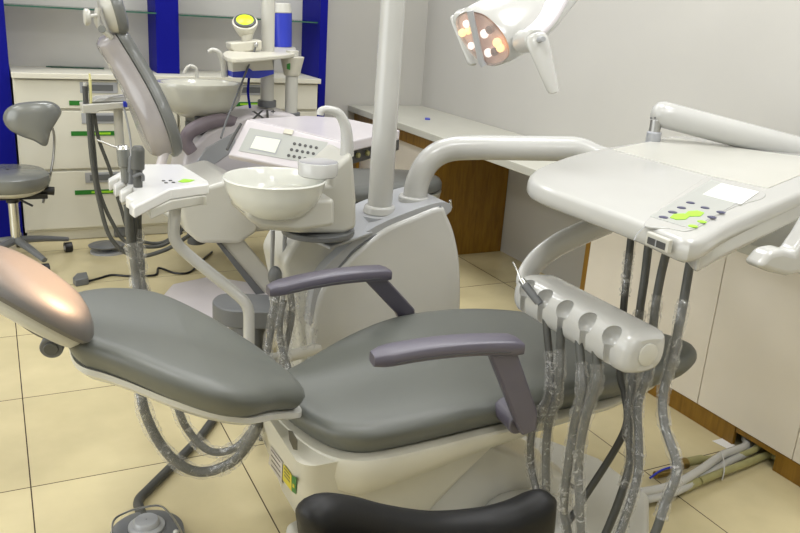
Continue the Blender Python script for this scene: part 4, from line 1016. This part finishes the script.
# ------------------------------------------------------------------ background assistant tray
a2 = thing('assistant_tray', 'background narrow assistant tray with blue clip beside the upright backrest', 'instrument tray', (.5,4.15,.85))
zz = at(105,98,y=4.15).z
tt = [at(a,b,z=zz) for a,b in ((82,105),(84,101),(94,97),(133,94),(134,101),(128,107),(100,112),(83,109))]
prism('tray', [at(a,b,y=4.12) for a,b in ((82,105),(134,101.5),(134,107),(100,111),(96,113.5),(83,113.5))], (0,.13,0), 'warmwhite', a2, bevel=.004)
prism('tray_lid', [at(a,b,y=4.14) for a,b in ((92,102),(98,98),(133,96),(134,101)) ], (0,.10,0), 'white', a2, bevel=.002)
lab(box('blue_clip', at(125,104,y=4.115).x-.009, at(125,104,y=4.115).x+.009, 4.105, 4.12, at(125,107,y=4.11).z, at(125,101.5,y=4.11).z, 'blueb', a2, bevel=.002), 'small bright blue clip')
pipe('post', [at(118,108,y=4.2), at(119,135,y=4.2), at(122,165,y=4.2), at(140,195,y=4.15), at(180,220,y=4.0)], .022, 'warmwhite', a2, fr=.06, n=14)
for k, (pts, r) in enumerate((([(88,113),(92,160),(100,205),(112,240),(135,256),(165,250),(190,235)], .011), ([(91,113),(94,150),(99,190),(112,222),(128,243),(160,246),(182,232)], .010), ([(94,113),(99,140),(110,170),(120,205),(132,236),(160,243),(185,228)], .009))):
    hose('hose', [at(a,b,y=4.12+.02*k) for a,b in pts], r, a2, 'hose')
tube('thin_cord', [at(124,108,y=4.12), at(128,125,y=4.1), at(131,145,y=4.08), at(131,165,y=4.05)], .005, 'lgrey', a2, n=8)
t = thing('suction_tip', 'grey capped handpiece standing in the background narrow tray', 'handpiece', tuple(at(86,104,y=4.16)))
cyl('body', at(86,104,y=4.16), at(85,86,y=4.16), .013, 'dgrey', t, n=14); cyl('cap', at(85,86,y=4.16), at(85,82.5,y=4.16), .009, 'warmwhite', t, n=14)
t = thing('suction_tube', 'pale yellow upright tube in the background narrow tray', 'tube', tuple(at(91,104,y=4.16)))
cyl('body', at(91,104,y=4.16), at(90,79,y=4.16), .007, 'paleyellow', t, n=12); cyl('tip', at(90,79,y=4.16), at(89.5,73.5,y=4.16), .005, 'paleyellow', t, n=12)
tag(tube('metal_probe', [at(102,101,y=4.13), at(112,97,y=4.13), at(129,94.5,y=4.13)], .003, 'steel', None, n=8), 'thin metal probe lying on the background narrow tray', 'probe')

# floor items at the back
fq = at(109,252,z=0)
t = thing('foot_control', 'flat grey-green foot pedal on the floor near the cabinets', 'foot pedal', tuple(fq))
lathe('base', (fq.x,fq.y,0), [(.002,0),(.10,0),(.10,.012),(.002,.014)], 'lgrey', t, n=32, sx=1, sy=.8)
lathe('disc', (fq.x-.01,fq.y,.014), [(.03,0),(.03,.02),(.095,.022),(.10,.03),(.09,.036),(.002,.038)], 'mgrey', t, n=32, sx=1, sy=.8)
fq = at(124,235,z=0)
t = thing('foot_lever', 'small grey foot lever half hidden by hoses near the cabinets', 'foot pedal', tuple(fq))
box('block', fq.x-.06, fq.x+.06, fq.y-.05, fq.y+.05, 0, .06, 'mgrey', t, bevel=.01)
cyl('button', (fq.x-.02,fq.y,.06), (fq.x-.02,fq.y,.09), .03, 'mgrey', t)
ad = at(80,283,z=0)
t = thing('power_adapter', 'dark grey power adapter lying on the floor behind the headrest', 'adapter', tuple(ad))
prism('case', [at(a,b,z=.0) for a,b in ((73,284),(77,279.5),(87,278),(89,284.5),(76,287))], (0,0,.035), 'mgrey', t, bevel=.005)
(lambda o, *a: o)(tube('power_cord', [at(89,281,z=.01),at(100,278,z=.006),at(112,275,z=.006),at(130,276,z=.006),at(155,275,z=.006),at(159,268,z=.006),at(175,273,z=.006),at(190,272,z=.006),at(200,262,z=.006),at(212,252,z=.006)], .006, 'blk', t, n=8), 'thin black power cord snaking over the floor from the grey adapter', 'cord')

# ------------------------------------------------------------------ light
def area(name, loc, sx, sy, power, col=(1,.97,.9), rot=(0,0,0)):
    l = bpy.data.lights.new(name, 'AREA'); l.shape = 'RECTANGLE'; l.size = sx; l.size_y = sy; l.energy = power; l.color = col
    o = bpy.data.objects.new(name, l); C.objects.link(o); o.location = loc; o.rotation_euler = rot; return o
for i, (x, y) in enumerate(((.3,-.6),(.3,1.5),(1.7,.5),(1.7,2.6),(2.2,1.5),(1.7,3.9),(.6,4.3),(-1.6,1.8),(-1.4,4.0))):
    fx = thing('ceiling_light', 'rectangular white ceiling light panel', 'ceiling light', (x,y,ZC-.03), 'ceiling light panels')
    box('frame', x-.32, x+.32, y-.32, y+.32, ZC-.03, ZC-.001, 'lgrey', fx)
    area('panel_light', (x,y,ZC-.035), .6, .6, 20, (.985,.99,1))
area('front_fill', (.2,-2.1,1.5), 4.8, 2.6, 14, (.94,.975,1), (radians(90),0,0))  # added fill light before the solid front wall, lifts the camera-facing sides
area('left_fill', (-3.1,2.0,1.5), 4.0, 2.2, 92, (.94,.975,1), (radians(90),0,radians(-90)))  # added fill light along the closed left wall, brightens left-facing sides and cabinets
sp = bpy.data.lights.new('lamp_beam', 'SPOT'); sp.energy = 420; sp.color = (1,.62,.36); sp.spot_size = radians(13); sp.spot_blend = 1; sp.shadow_soft_size = .012
so_ = bpy.data.objects.new('lamp_beam', sp); C.objects.link(so_)
src = cR+ln*.05; aim = at(38,274,y=1.58)
so_.location = src; so_.rotation_euler = (aim-src).to_track_quat('-Z','Y').to_euler()
w = bpy.data.worlds.new('world'); bpy.context.scene.world = w; w.use_nodes = True
w.node_tree.nodes['Background'].inputs[0].default_value = (.9,.95,1,1); w.node_tree.nodes['Background'].inputs[1].default_value = .3
bpy.context.scene.cycles.diffuse_bounces = 8; bpy.context.scene.cycles.max_bounces = 16; bpy.context.scene.cycles.transparent_max_bounces = 24
vs_ = bpy.context.scene.view_settings
vs_.view_transform = 'Standard'; vs_.look = 'None'; vs_.gamma = 1; vs_.use_curve_mapping = False; vs_.exposure = -.05
